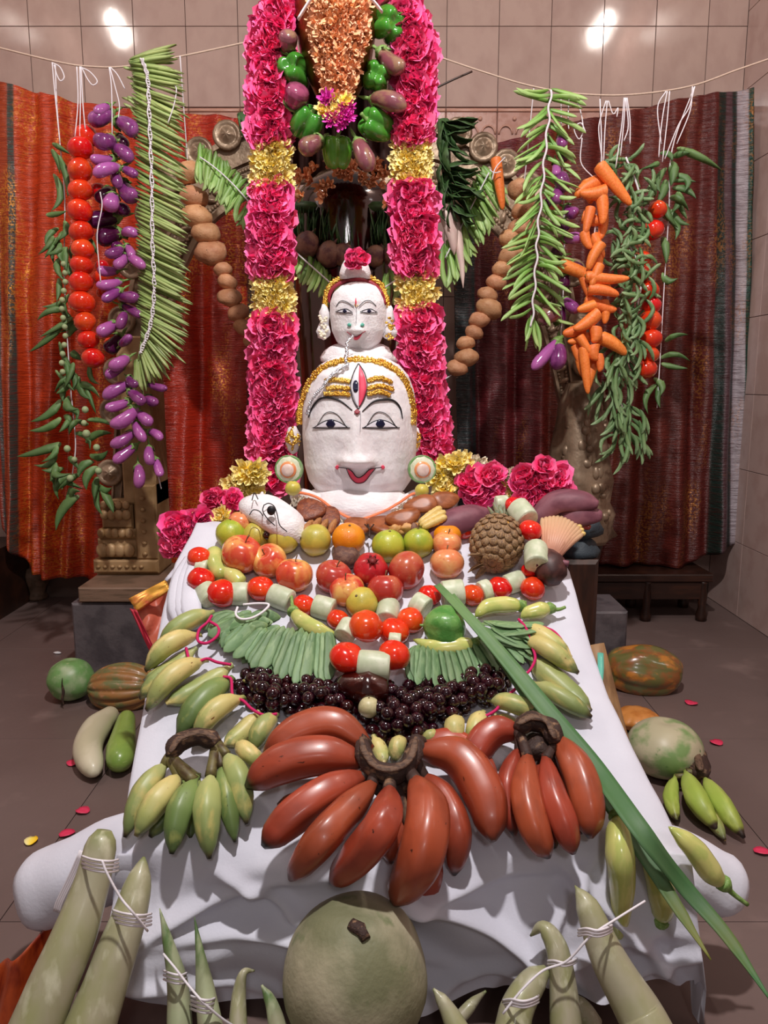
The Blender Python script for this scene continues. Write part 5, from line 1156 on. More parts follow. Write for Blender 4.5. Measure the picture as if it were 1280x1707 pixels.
# ---- apples, limes, orange ...
APM=ball(24,18,lobes=5,depth=.035,squash=.9,dimt=.24,dimb=.14,pw=.28,taper=.07)
APP=[ME('apple',APM,m) for m in (m_apple,m_appler,m_peach)]
ME_AST=ME('stem',tube([Vector((0,0,.55)),Vector((.02,0,.85)),Vector((.08,.02,1.08))],[.035,.03,.045],6,steps=4),m_stem)
AP=[(403,924,35,0,(.35,-.25,1),'large red and yellow apple at the left of fruit rows'),(449,935,30,0,(-.35,-.7,.8),'red streaked apple between the largest apple and the round one, hollow facing left'),(490,959,32,0,(.1,.05,1),'round orange red apple at the right of left apple trio'),(556,962,31,1,(.3,-.3,1),'flattened dull red apple left of the centre pile'),(578,984,30,0,(-.1,-.3,1),'yellow and red apple with long stem in the centre pile'),(642,984,31,1,(.0,.3,1),'smooth bright red apple in the centre pile under the pomegranate'),(677,950,33,1,(1,-.5,-.25),'dark red apple with its blossom hollow turned right'),(401,872,22,2,(.1,0,1),'red apple half hidden behind the leftmost lime'),(745,908,25,2,(.1,0,1),'peach coloured apple behind another at the right of fruit rows'),(745,940,29,2,(0,.35,1),'pale orange apple at the right end beside the pineapple')]
for i,(x,y,r,k,ax,lab) in enumerate(AP):
    c=PS(x,y,S(PS(x,y))*r*.85+(.012 if i==7 else 0)); o=link('apple',APP[k],None,BM(c,S(c)*r,ax,(1,.2,0)),label=lab,cat='apple',group='apples on the white cloth')
    if ax[2]>0: link('stem',ME_AST,o)
LIM=[ME('lime',ball(18,14,squash=.97,rough=.05,dimt=.06,seed=s,pw=.1),m) for s,m in ((0,m_lime),(1,m_limey),(2,m_limey),(3,m_lime),(4,m_pale))]
ME_NUB=ME('stem_scar',G().merge(ball(6,4),Matrix.Translation((0,0,.95))@Matrix.Diagonal((.09,.09,.04,1))),m_stem)
LI=[(385,890,26,0,(0,0,1),'green lime at the left end of the fruit row beside pink roses'),(428,893,24,1,(0,0,1),'yellow green lime behind the large left apple'),(472,898,26,2,(.2,-.2,1),'yellow lime second before the orange'),(526,900,27,1,(-1,-.3,.2),'yellow lime just left of the orange'),(647,910,28,3,(.1,-.2,1),'green lime right of the orange'),(697,905,26,0,(0,0,1),'green lime second right of the orange'),(603,1005,27,2,(-.3,-.6,.6),'brownish yellow lime below the centre apples'),(488,814,13,1,(0,0,1),'tiny yellow lime under the left ear slice'),(703,818,12,1,(0,0,1),'tiny yellow lime under the right ear slice'),(615,1179,18,4,(0,0,1),'pale round lime lying among the dark grapes')]
for i,(x,y,r,k,ax,lab) in enumerate(LI):
    c=PS(x,y,S(PS(x,y))*r*.9+(.02 if i==9 else 0)); o=link('lime',LIM[k],None,BM(c,S(c)*r,ax,(1,.2,0)),label=lab,cat='lime',group='limes on the cloth'); link('stem_scar',ME_NUB,o)
c=PS(581,898,S(PS(581,898))*25); o=link('orange',ME('orange',ball(22,16,squash=.95,dimt=.05,pw=.08),m_orange),None,BM(c,S(c)*28,(.1,-.4,1)),label='bright orange in the middle of the lime row',cat='orange'); link('stem_scar',ME_NUB,o)
c=PS(744,892,S(PS(744,892))*20); o=link('persimmon',ME('persimmon',ball(22,14,lobes=6,depth=.08,squash=.8,dimt=.1,dimb=.2,pw=.4),m_orange),None,BM(c,S(c)*25,(0,-.2,1)),label='ribbed yellow orange fruit behind the peach coloured apples',cat='fruit')
c=PS(577,928,S(PS(577,928))*18); link('sapota',ME('sapota',ball(18,12,squash=.8,dimt=.2,pw=.3,rough=.1),m_sapota),None,BM(c,S(c)*24,(.1,-.4,1)),label='dark brown wrinkled fruit in front of the orange',cat='fruit')
c=PS(618,950,S(PS(618,950))*28); o=link('pomegranate',ME('pomegranate',ball(24,16,lobes=6,depth=.05,squash=.93,rough=.05),m_pom),None,BM(c,S(c)*30,(.12,-.75,.75)),label='red pomegranate with star shaped crown at top of the centre pile',cat='pomegranate')
g=lathe([(.24,.86),(.2,.98),(.22,1.04)],10)
for i in range(6):
    a=i*1.047; cc=Vector((math.cos(a),math.sin(a),0)); s=Vector((-cc.y,cc.x,0)); g.add([cc*.2+s*.11+Vector((0,0,.98)),cc*.2-s*.11+Vector((0,0,.98)),cc*.36+Vector((0,0,1.16)),cc*.12+Vector((0,0,.95))],[(0,1,2),(3,2,1),(3,0,2),(0,3,1)])
link('crown',ME('crown',g,M('pomegranate_crown','7a1a1c',.6)),o)
c=PS(773,884,S(PS(773,884))*14); tomato(c,S(c)*17,(0,0,1),'single tomato behind the ribbed yellow fruit near the purple bract',None,0)
# ---- tomato and cucumber chunk garland
GT=[(333,930,21),(335,966,23),(370,989,25),(435,981,24),(507,1009,20),(563,1033,19),(610,1044,29),(578,1096,30),(657,1092,28),(657,1053,26),(684,1034,23),(716,992,20),(788,992,20),(833,980,21),(888,981,21),(882,951,14),(884,884,20),(858,843,17)]
for i,(x,y,r) in enumerate(GT):
    top=.022 if i in (6,7,8) else (.045 if i in (16,17) else .02 if i==15 else 0)
    c=PS(x,y,S(PS(x,y))*r*.95+top); 
    where=['at the left end next to pink roses','second down at the left bend','large, third at the left bend','fourth, left of a chunk above the broad beans','fifth, beside the yellow pepper tip','sixth, left of the large centre tomato','largest, at the centre of the V','bottom left of the V tip','bottom right of the V tip','above the bottom right one in the V','upper right in the V beside the chayote','first on the right arm','second on the right arm','third on the right arm','at the right bend below a chunk','half hidden at the right bend','orange red, right of the pineapple','at the top right end behind a chunk'][i]
    tomato(c,S(c)*r,(.3,-.2,1),'garland tomato '+where,'tomatoes of the garland on the cloth',i,cal=False)
CH_=lathe([(.82,-1),(.96,-.97),(1,-.85),(1.03,0),(1,.85),(.96,.97),(.82,1)],18,lambda th,s:(1+.03*math.cos(3*th),0))
CHK=ME('cucumber_chunk',CH_,m_cuc)
ME_CUT=ME('cut_face',lathe([(.01,.98),(.5,1.005),(.86,1.0),(.88,.985)],18).__class__().merge(lathe([(.88,.985),(.86,1.0),(.5,1.008),(.01,1.01)],18)).merge(lathe([(.88,.985),(.86,1.0),(.5,1.008),(.01,1.01)],18),Matrix.Rotation(math.pi,4,'X')),m_cut)
GC=[(328,946,346,948,15),(338,975,352,1002,17),(386,990,414,990,19),(452,990,485,1003,19),(524,1009,556,1018,19),(572,1062,584,1040,18),(597,1107,650,1112,24),(648,1006,644,1034,19),(690,1003,712,1016,19),(737,991,772,987,22),(800,988,816,982,18),(843,976,870,966,17),(892,965,914,954,19),(893,912,895,942,20),(862,845,880,868,20),(826,840,846,838,13),(648,1066,668,1068,12)]
CW=['at the left end under the top tomato','at the left bend','between two large tomatoes on the left arm','fourth, sloping down on the left arm','long, right of the small tomato on the left arm','upright, left of the largest tomato','largest, lying across the V tip','upright, right of the largest tomato','above the tomato beside the chayote','long, first on the right arm','short, second on the right arm','third on the right arm','at the right bend','upright, left of the pink floret fan','leaning, right of the pineapple','pale, at the top right end','small, wedged between the two right tomatoes of the V']
for i,(x1,y1,x2,y2,r) in enumerate(GC):
    l=.024 if i in (5,6,16) else (.04 if i in (13,14) else 0)
    m=S(PS(x1,y1))*r*.95+l; A=PS(x1,y1,m); B=PS(x2,y2,m); d=(B-A)
    o=link('cucumber_chunk',CHK,None,Matrix.Translation((A+B)/2)@basis(d)@Matrix.Diagonal((S(A)*r,S(A)*r,d.length/2,1)),label='pale green cucumber chunk '+CW[i],cat='cucumber chunk',group='cucumber chunks of the garland'); link('cut_face',ME_CUT,o)
# ---- snake gourd pieces and peppers near the left bend
tubething('guava_gourd',[(356,915,14),(360,940,17),(372,965,15)],m_pep,'pale green gourd piece behind the left garland tomatoes','gourd',stops=[(0,.4),(.1,.9),(.9,.9),(1,.4)])
tubething('guava_gourd',[(372,945,13),(390,962,17),(404,975,14)],m_pep,'second pale green gourd piece under the large left apple','gourd',stops=[(0,.4),(.1,.9),(.9,.9),(1,.4)])
PEPS=[(0,.3),(.03,.62),(.1,.85),(.3,1),(.7,.92),(.9,.6),(.97,.32),(1,.08)]
def pepper(pts,label,stem,place=PS,lift=1,extra=0):
    p0=[place(x,y,S(place(x,y))*r*lift+extra) for x,y,r in pts]; rt=root('banana_pepper',p0[0],label,'pepper','pale yellow green peppers')
    g=tube(p0,[S(p)*q[2] for p,q in zip(p0,pts)],16,steps=20,stops=PEPS,sect=lambda th:1+.05*math.cos(3*th)); part('pepper_body',g,m_pep,rt)
    st=[p0[0]]+[place(x,y,.012+extra) for x,y in stem]
    part('stem',tube(st,[.006,.0035,.003,.0035][:len(st)],7,steps=9),m_calyx,rt); part('stem_cap',G().merge(lathe([(.006,.012),(.010,.006),(.012,.0),(.011,-.004)],10),Matrix.Translation(p0[0])@basis(st[1]-st[0])),m_calyx,rt)
pepper([(489,1020,12),(505,1036,14),(530,1050,15),(562,1060,11)],'yellow green pepper pointing right across the left broad beans',[(487,1008),(486,994)],extra=.02)
pepper([(790,1074,14),(760,1077,15),(725,1078,14),(688,1066,8)],'curved green pepper lying under the chayote like a smile',[(795,1066),(799,1062)],extra=.012)
pepper([(868,1010,13),(840,1008,14),(812,1012,14),(792,1028,12)],'curved yellow green pepper above the right bean fan',[(873,1006),(876,1003)],extra=.01)
pepper([(915,1014,11),(900,1017,14),(880,1022,12),(868,1030,8)],'short yellow pepper with long stalk at right cloth edge',[(930,1016),(942,1012)],extra=.01)
VF=lambda x,y,l=0: PS(x,y,l)
pepper([(1028,1362,22),(1033,1420,25),(1038,1480,22),(1033,1545,15),(1030,1572,7)],'broad straight yellow green pepper hanging at the right front beside red bananas',[(1027,1345),(1027,1330)],extra=.022)
pepper([(1102,1535,19),(1105,1500,23),(1092,1440,22),(1070,1390,19),(1056,1362,10)],'curved yellow green pepper with curled stalk beside the onion leaf',[(1090,1555),(1094,1580),(1104,1586)],extra=.004)
pepper([(1205,1472,13),(1185,1455,20),(1160,1420,20),(1135,1395,16),(1114,1378,8)],'pale yellow pepper right of the onion leaf over the right bolster',[(1222,1490),(1246,1508)],place=lambda x,y,l=0: P(x,y,.985-l*.5),extra=.012)
# ---- chayote
c=PS(740,1046,.036); g=ball(30,20,lobes=5,depth=.13,squash=.8,rough=.07,seed=2,taper=-.08); cy=link('chayote',ME('chayote',g,m_chay),None,BM(c,S(c)*44,(-.95,-.15,.15),(0,-1,.2),(.84,.84,1)),label='green furrowed chayote in the middle of right bean fan',cat='chayote')
link('stem',ME('stem',tube([Vector((0,0,.75)),Vector((.03,0,.95))],[.08,.05],8,steps=2),m_calyx),cy)
# ---- broad bean fans
FBM=[ME('broad_bean',pod([(0,.1),(.06,.45),(.2,.85),(.5,1),(.8,.9),(.93,.55),(1,.05)],8,8,bend=b,flat=.22),m_flatbean) for b in (.3,.7,-.4)]
def fl_roll(A,B):
    n=Vector((0,-.53,.85)); return tuple((B-A).normalized().cross(n)+n*R(.2,.75))
for i in range(64):
    u=i/63; bx=378+u*190; by=1035+u*30; a=math.radians(158-u*66+R(-5,5)); L=78*R(.85,1.1)
    y0=1022+14*math.sin(u*3)+R(-4,8)+u*22; A=PS(395+u*155,y0,.018+.012*(i%3)); x2=395+u*155+math.cos(a)*L*.75; y2=y0+math.sin(a)*L+10*u
    B=PS(x2,y2,.010+.010*(i%3)); bean(FBM,'broad_bean',A,B,S(A)*12,'flat broad green bean of the left fan, in its '+('left' if u<.33 else 'middle' if u<.67 else 'right')+' third','bean','broad beans in the '+('left' if u<.33 else 'middle' if u<.67 else 'right')+' third of left fan',i,roll=fl_roll(A,B))
for i in range(16):
    y0=1030+R(-12,15); x0=372+R(-8,60); a=math.radians(R(150,215)); A=PS(x0+40,y0,.025+.004*i%.02); B=PS(x0+40+math.cos(a)*64,y0+abs(math.sin(a))*30+20,.02)
    bean(FBM,'broad_bean',A,B,S(A)*14,'flat broad green bean lying loose on top of the left fan','bean','loose broad beans of the left fan',i,roll=fl_roll(A,B))
for i in range(58):
    u=i/57; x0=690+u*175; y0=1075-26*max(0,u-.35)*2+R(-5,5); a=math.radians(98-u*60+R(-5,5)); L=66*R(.85,1.15)
    A=PS(x0,y0,.014+.009*(i%3)); B=PS(x0+math.cos(a)*L,y0+math.sin(a)*L,.010+.009*(i%3))
    bean(FBM,'broad_bean',A,B,S(A)*11,'flat broad green bean of the right fan, in its '+('left' if u<.33 else 'middle' if u<.67 else 'right')+' third','bean','broad beans in the '+('left' if u<.33 else 'middle' if u<.67 else 'right')+' third of right fan',i,roll=fl_roll(A,B))
for i in range(14):
    A=PS(800+R(0,60),1030+R(0,30),.03); a=math.radians(R(-5,45)); B=PS(800+R(0,60)+math.cos(a)*70,1040+math.sin(a)*60,.03)
    bean(FBM,'broad_bean',A,B,S(A)*14,'flat broad green bean lying loose beside the onion leaf','bean','loose broad beans beside the onion leaf',i,roll=fl_roll(A,B))
one('loop_thread',tube([PS(x,y,.05) for x,y in ((396,1012),(393,1024),(402,1032),(420,1030),(438,1020),(448,1008),(430,1006),(405,1008))],.0022,6,steps=40),m_thread,'white looped thread on top of the left broad beans','thread')
# ---- grapes
GRM=[ME('grape',ball(12,9,squash=1.12,rough=.04,seed=s),m_grape) for s in range(3)]
def grapes(label,cx,cy,w,h,n,ang=0,r0=11.5):
    b=PS(cx,cy,0); o=root('grape_bunch',b,label,'grapes','bunches of dark grapes'); pts=[]; tries=0
    ca,sa=math.cos(ang),math.sin(ang)
    while len(pts)<n and tries<6000:
        tries+=1; u,v=R(-1,1),R(-1,1)
        if u*u+v*v>1: continue
        x=cx+u*w*ca-v*h*sa; y=cy+u*w*sa+v*h*ca; lay=.012+(.040)*(1-u*u-v*v)*R(.0,1)
        c=PS(x,y,lay)
        if all((c-q).length>.0165 for q in pts):
            pts.append(c); link('grape',GRM[len(pts)%3],o,Matrix.Translation(c-b)@basis(Vector((R(-1,1),R(-1,1),R(-.6,.6))),(1,0,.1))@Matrix.Diagonal((S(c)*r0,)*3+(1,)))
    g=tube([PS(cx-w*.9*ca,cy-w*.9*sa,.02),PS(cx,cy,.025),PS(cx+w*.8*ca,cy+w*.8*sa,.02)],.003,6,steps=10); part('grape_stalk',g,m_twig,o)
grapes('leftmost dark grape bunch beside the strung green bananas',448,1150,50,34,50,.35)
grapes('dark grape bunch left of the pale lime',530,1165,62,38,62,.18)
grapes('dark grape bunch below and right of the pale lime, the largest',668,1190,64,50,88,.1)
grapes('dark grape bunch under the right bean fan',735,1165,55,34,46,-.2)
grapes('rightmost dark grape bunch beside the onion leaf',805,1138,54,32,44,-.3)
c=PS(612,1150,.02); tubething('dark_aubergine',[(560,1138,26),(612,1148,32),(650,1150,26)],m_linga,'dark glossy aubergine behind the pale lime below the garland tip','aubergine',stops=[(0,.2),(.1,.7),(.5,1),(.9,.8),(1,.2)])
# ---- bananas
BST=[(0,.30),(.05,.27),(.11,.42),(.18,.72),(.3,.93),(.5,1),(.72,.95),(.86,.72),(.93,.45),(.97,.27),(1,.22)]
BSEC=lambda th:1+.055*math.cos(5*th)
BAN={}
for k,m in (('y',m_yban),('g',m_gban),('d',m_dban)): BAN[k]=[ME('banana',pod(BST,12,14,bend=b,sect=BSEC),m) for b in (.7,1.3,-.6)]
def banana(x1,y1,x2,y2,r,k,label,group,i,parent=None,base=None,place=PS,l1=.02,l2=.02):
    A=place(x1,y1,l1); B=place(x2,y2,l2); M_=PM(A,B,S(A)*r,(-.3,-.6,.7))
    if parent: return link('banana',BAN[k][i%3],parent,Matrix.Translation(-base)@M_)
    return link('banana',BAN[k][i%3],None,M_,label=label,cat='banana',group=group)
BL=[(357,1020,265,1072,16,'g','topmost strung banana at the left, yellow with a green underside'),(335,1058,242,1118,17,'y','second strung banana from the top left, mostly yellow'),(328,1080,240,1135,15,'g','third strung banana from the top left, green'),(322,1102,232,1164,16,'g','fourth strung banana from the top left, pale green and thin tipped'),(345,1100,244,1184,18,'y','fifth strung banana at left with brown spots'),(388,1108,276,1172,18,'g','sixth strung banana at left, smooth green'),(388,1130,296,1228,22,'d','widest strung green banana at the left edge of cloth'),(408,1162,322,1236,18,'y','yellow strung banana touching the brown banana crown'),(432,1186,374,1242,17,'y','yellow green strung banana right of the brown crown'),(462,1190,420,1252,17,'g','green strung banana left of the big red bananas'),(394,1238,445,1282,15,'y','short yellow banana half under the red bananas'),(410,1242,430,1290,14,'y','yellow green banana tucked behind the left red banana')]
for i,(x1,y1,x2,y2,r,k,lab) in enumerate(BL): banana(x1,y1,x2,y2,r,k,lab,'small bananas strung on pink yarn at left',i,l1=.02+.003*(i%3),l2=.022)
BR=[(872,1042,952,1096,15,'y','topmost strung banana at right near the pepper stalk'),(872,1064,964,1122,16,'y','second strung banana at right with brown patches'),(880,1092,984,1186,22,'g','largest strung banana at right, yellow above green'),(886,1138,986,1196,16,'g','lowest long banana at right under the onion leaf'),(812,1166,905,1198,16,'g','yellow green banana with long stalk below the right grapes'),(824,1192,874,1222,15,'y','short yellow banana left of the right red hand'),(806,1186,786,1248,16,'y','short upright yellow banana between grapes and red bananas'),(764,1196,762,1256,17,'y','upright yellow banana right of the big brown crown'),(622,1226,640,1272,14,'y','small yellow banana peeking out left in the crown hollow'),(672,1228,658,1270,14,'y','small yellow banana peeking out right in the crown hollow'),(716,1222,730,1252,14,'g','green tipped banana end above the right red fingers')]
for i,(x1,y1,x2,y2,r,k,lab) in enumerate(BR): banana(x1,y1,x2,y2,r,k,lab,'small bananas strung on pink yarn at right',i,l1=.02,l2=.022)
def yarn(pts,label): one('pink_yarn',tube([PS(x,y,.036) for x,y in pts],.0026,6,steps=len(pts)*6),m_yarn,label,'yarn')
yarn([(353,1026),(345,1038),(332,1050),(330,1068),(345,1072),(362,1060),(364,1046),(350,1036)],'pink yarn loop tied round the topmost left bananas')
yarn([(310,1080),(316,1100),(328,1104),(345,1098),(362,1104),(385,1108)],'pink yarn along the left strung bananas')
yarn([(372,1128),(385,1132),(388,1160),(405,1168),(420,1182),(440,1192),(462,1190)],'pink yarn running down to the left grapes')
yarn([(864,1032),(876,1046),(882,1062),(888,1080),(892,1098),(884,1116),(872,1128)],'pink yarn along the right strung bananas')
yarn([(866,1142),(840,1166),(826,1184),(804,1196),(790,1200)],'pink yarn below the rightmost grapes')
yarn([(755,1210),(764,1212),(774,1210)],'short pink yarn round the upright yellow banana')
yarn([(905,1045),(922,1052),(934,1064),(938,1072)],'pink and white yarn end over the topmost right banana')
# green hand
def hand(name,base_xy,label,group,crown,fingers,mat,crown_r,place=PS,stops=BST,cl=.04,n=18,tip=True,crownlab=None,fat=1.0):
    b=place(base_xy[0],base_xy[1],0); o=root(name,b,label,'banana bunch',group); nk=G()
    for i,f_ in enumerate(fingers):
        pts=f_[0]; p=[place(q[0],q[1],q[3] if len(q)>3 else .03) for q in pts]; rr=[S(a)*q[2]*fat for a,q in zip(p,pts)]
        g=tube(p,rr,n,steps=22,stops=stops,sect=BSEC); part('banana',g,f_[1] if len(f_)>1 else mat,o)
        cq=min([place(x,y,cl*.8) for x,y in crown],key=lambda a:(a-p[0]).length); e=p[0]+(p[1]-p[0]).normalized()*rr[0]*.5
        nk.merge(tube([cq,cq.lerp(e,.5)+Vector((0,-.004,.004)),e],[rr[0]*.55,rr[0]*.42,rr[0]*.5],9,steps=6))
    part('finger_necks',nk,m_neck if mat is not m_rban else m_crown,o,kind='stuff')
    p=[place(x,y,cl) for x,y in crown]
    part('cut_face',tube([place(x,y-crown_r*.45,cl+.022) for x,y in crown],[S(a)*crown_r*.42 for a in p],8,steps=14,stops=[(0,.4),(.1,.9),(.9,.9),(1,.4)],bump=.3,bs=80,flat=.5),m_cutc,o)
    part('crown',tube(p,[S(a)*crown_r for a in p],12,steps=16,stops=[(0,.6),(.12,.95),(.5,1.05),(.88,.95),(1,.6)],bump=.35,bs=45,flat=.75),m_crown,o)
    return o
m_neck=M('banana_neck','6a6238',.5,c2='4a3a24',ns=4); m_cutc=M('crown_cut','6e5442',.7,c2='4a352a',ns=8,bump=.4,bs=20)
B2=[(0,.34),(.06,.42),(.14,.72),(.28,.95),(.5,1),(.72,.95),(.87,.72),(.94,.44),(.98,.28),(1,.2)]
hand('green_banana_hand',(310,1420),'hand of stubby green bananas with brown crown at the left front corner',None,[(283,1262),(300,1238),(335,1228),(362,1240)],[
 ([(281,1268,18,.035),(238,1320,19,.04),(208,1396,15,.02)],m_gban),([(306,1288,20,.04),(262,1335,22,.05),(226,1394,17,.04)],m_yban),([(312,1290,18,.01),(280,1350,18,.005),(250,1395,15,.005)],m_dban),
 ([(328,1294,21,.05),(300,1352,23,.055),(286,1424,18,.04)],m_dban),([(352,1286,20,.05),(345,1350,24,.055),(349,1432,17,.035)],m_gban),([(368,1272,17,.04),(378,1330,18,.04),(392,1404,13,.02)],m_dban),([(374,1252,18,.045),(398,1300,21,.045),(412,1374,16,.025)],m_gban),([(330,1290,18,.005),(320,1350,18,.0),(318,1398,14,.0)],m_dban)],m_dban,16,cl=.05)
RB=[(0,.30),(.05,.46),(.12,.72),(.25,.93),(.5,1),(.75,.98),(.87,.88),(.935,.68),(.965,.42),(.98,.26),(1,.2)]
hand('red_banana_hand',(640,1500),'large hand of glossy red bananas hanging over the front of cloth',None,[(602,1236),(608,1262),(626,1284),(650,1290),(676,1280),(688,1262),(693,1236)],[
 ([(620,1250,22,.05),(560,1208,27,.06),(500,1218,27,.055),(440,1258,22,.05)],),([(610,1272,24,.065),(540,1258,30,.075),(470,1272,30,.07),(410,1312,22,.055)],),
 ([(606,1330,14,.02),(530,1330,16,.02),(462,1342,13,.02)],),([(612,1292,22,.07),(545,1320,28,.085),(485,1362,28,.08),(438,1412,22,.06)],),
 ([(626,1302,19,.085),(580,1350,25,.10),(530,1405,26,.095),(484,1466,20,.075)],),([(650,1312,22,.09),(640,1370,28,.105),(600,1425,28,.10),(552,1472,21,.075)],),
 ([(700,1292,20,.05),(740,1330,21,.055),(762,1390,22,.05),(757,1458,17,.03)],),([(690,1296,24,.09),(712,1350,33,.11),(700,1430,35,.11),(656,1508,24,.085)],),
 ([(690,1400,22,.03),(712,1450,25,.03),(700,1515,18,.03)],),([(686,1340,16,.03),(660,1390,18,.03),(650,1440,14,.03)],),
 ([(692,1238,20,.03),(755,1238,22,.03),(800,1275,22,.02),(822,1330,18,.02)],),([(692,1252,22,.06),(765,1262,31,.07),(808,1325,32,.065),(822,1402,25,.045)],)],m_rban,17,stops=RB,cl=.085,n=20,fat=1.12)
hand('red_banana_hand',(900,1440),'smaller hand of red bananas at the right front edge',None,[(862,1216),(885,1204),(912,1212),(925,1240)],[
 ([(872,1222,20,.05),(825,1218,24,.05),(795,1250,24,.04),(790,1300,16,.03)],),([(866,1246,14,.05),(846,1310,17,.05),(858,1394,13,.03)],),([(880,1254,18,.07),(876,1320,24,.075),(890,1380,24,.07),(915,1430,18,.05)],),
 ([(900,1270,14,.04),(905,1340,18,.04),(925,1415,14,.03)],),([(908,1258,16,.07),(920,1320,21,.075),(938,1370,22,.07),(956,1424,17,.05)],),([(925,1226,22,.055),(960,1280,27,.065),(978,1340,27,.06),(984,1398,20,.04)],),([(925,1262,16,.02),(950,1330,20,.02),(968,1390,15,.02)],)],m_rban,20,stops=RB,cl=.07,n=20,fat=1.1)
for (x,y,rx,rz,nm) in ((650,1306,40,20,0),(895,1246,34,20,1)):
    hb=[o for o in COL.objects if o.name.startswith('red_banana_hand')][nm]; c=PS(x,y,.05); part('crown_pad',G().merge(ball(18,10,rough=.3,seed=x),Matrix.Translation(c)@Matrix.Diagonal((S(c)*rx,.022,S(c)*rz,1))),m_crown,hb)
# ---- spring onion leaves
def blade(pts,w,label,seed):
    q=[]; 
    for x,y,l in pts: q.append(PS(x,y,l) if y<1480 else P(x,y,.93-.0006*(y-1480)))
    n=len(q)-1; P_=catmull(q,50)
    def fn(u,v):
        k=min(50,int(round(v*50))); p=P_[k]; d=(P_[min(k+1,50)]-P_[max(k-1,0)]).normalized(); s=d.cross(Vector((0,-.6,.8))).normalized()
        W=w*(.25+.75*math.sin(math.pi*min(1,.08+v*.88)))*(1 if v<.9 else (1.02-v)/.12); a=(u-.5)*2
        return p+s*(a*W)+Vector((0,-.35,.8))*(abs(a)*W*.35)
    g=grid(fn,4,50); g.t=[(i//5)/50 for i in range(len(g.v))]
    one('onion_leaf',thick(g,Vector((0,.001,-.0015))),m_onionleaf,label,'leaf')
blade([(728,975,.05),(790,1040,.075),(850,1110,.065),(915,1190,.06),(990,1280,.055),(1070,1390,.065),(1140,1480,.06),(1210,1560,0),(1290,1675,0)],.0145,'long green leaf blade crossing from the chayote down to the lower right','')
blade([(752,992,.04),(830,1090,.05),(880,1160,.045),(940,1245,.04),(1010,1330,.035),(1070,1420,.035),(1120,1500,0),(1185,1600,0)],.014,'shorter green leaf blade under the long one at right','')
# ---- pineapple
def pineapple():
    c=PS(828,905,.045); o=root('pineapple',PS(828,940,0),'brown ripe pineapple with grey green crown lying beside the right tomatoes','pineapple'); b=o.matrix_world.translation
    ax=(PS(800,935,.04)-PS(846,860,.04)); ax=(PS(838,868,.045)-PS(822,940,.045)).normalized(); k=S(c)
    Mx=Matrix.Translation(c)@basis(ax,(0,-1,.3))
    part('fruit_body',G().merge(ball(24,16),Mx@Matrix.Diagonal((k*42,k*42,k*52,1))),m_pine,o)
    ey=ball(7,5); EY=ME('eye_scale',G().merge(ball(7,5,squash=.6)).add([(.0,-.1,.5),(.12,0,.45),(-.12,0,.45),(0,.5,.9)],[(0,1,3),(1,2,3),(2,0,3),(0,2,1)]),m_pine)
    for r_ in range(10):
        ph=-1.25+r_*.28; n=int(7+11*math.cos(ph))
        for i in range(n):
            th=6.283*(i+.5*(r_%2))/n+.1; d=Vector((math.cos(ph)*math.cos(th)*k*43,math.cos(ph)*math.sin(th)*k*43,math.sin(ph)*k*53)); w=Mx@d
            if (w-c).y>k*22: continue
            link('eye_scale',EY,o,Matrix.Translation(w-b)@basis((w-c),ax)@Matrix.Diagonal((k*7.5,k*7.5,k*5.5,1)))
    for i in range(26):
        a=R(0,6.28); sp=R(.1,.9); d=(ax+basis(ax).to_3x3()@Vector((math.cos(a)*sp,math.sin(a)*sp,0))).normalized(); s0=c+ax*k*46; L=k*R(26,50)
        link('crown_leaf',PLF[i%2],o,Matrix.Translation(-b)@PM(s0,s0+d*L,L*.6,(R(-1,1),-1,R(-1,1))))
    for i in range(9):
        a=R(-2.6,-.4); d=(-ax*R(.1,.6)+basis(ax).to_3x3()@Vector((math.cos(a),math.sin(a),0))).normalized(); s0=c-ax*k*44; L=k*R(28,46)
        link('dry_leaf',PLF[2],o,Matrix.Translation(-b)@PM(s0,s0+d*L,L*.5,(R(-1,1),-1,R(-1,1))))
PLF=[ME('leaf',leaf_mesh(6,.24,.35,.3),m_pleaf),ME('leaf',leaf_mesh(6,.2,-.2,.3),m_pleaf),ME('leaf',leaf_mesh(6,.25,.2,.1),m_pine)]
pineapple()
# ---- banana floret fan and purple bracts
def florets():
    b=PS(915,945,.0); o=root('banana_floret_fan',b,'fan of pinkish brown banana florets in a dark purple cup at right','banana blossom')
    for i in range(13):
        u=i/12; a=math.radians(118-u*100); x2=926+math.cos(a)*48; y2=904-math.sin(a)*46
        p=[PS(912+u*12,935,.045),PS((915+x2)/2+4*math.cos(a),(925+y2)/2,.06+.01*math.sin(u*3.14)),PS(x2,y2,.045)]
        part('floret',tube(p,[.0055,.0075,.006],8,steps=8,stops=[(0,.7),(.2,1),(.85,1),(1,.5)]),m_floret,o)
        part('floret_tip',G().merge(ball(6,5),Matrix.Translation(p[2])@Matrix.Diagonal((.006,.006,.005,1))),m_corn,o)
    part('cup',tube([PS(905,925,.03),PS(916,945,.045),PS(922,975,.03)],[.022,.034,.024],16,steps=10,stops=[(0,.5),(.2,.9),(.8,1),(1,.5)]),m_cup,o)
    part('cup_rim',tube([PS(892+q*7,934-abs(q-4)*-1.5,.062) for q in range(9)],.006,8,steps=16),m_bract,o)
florets()
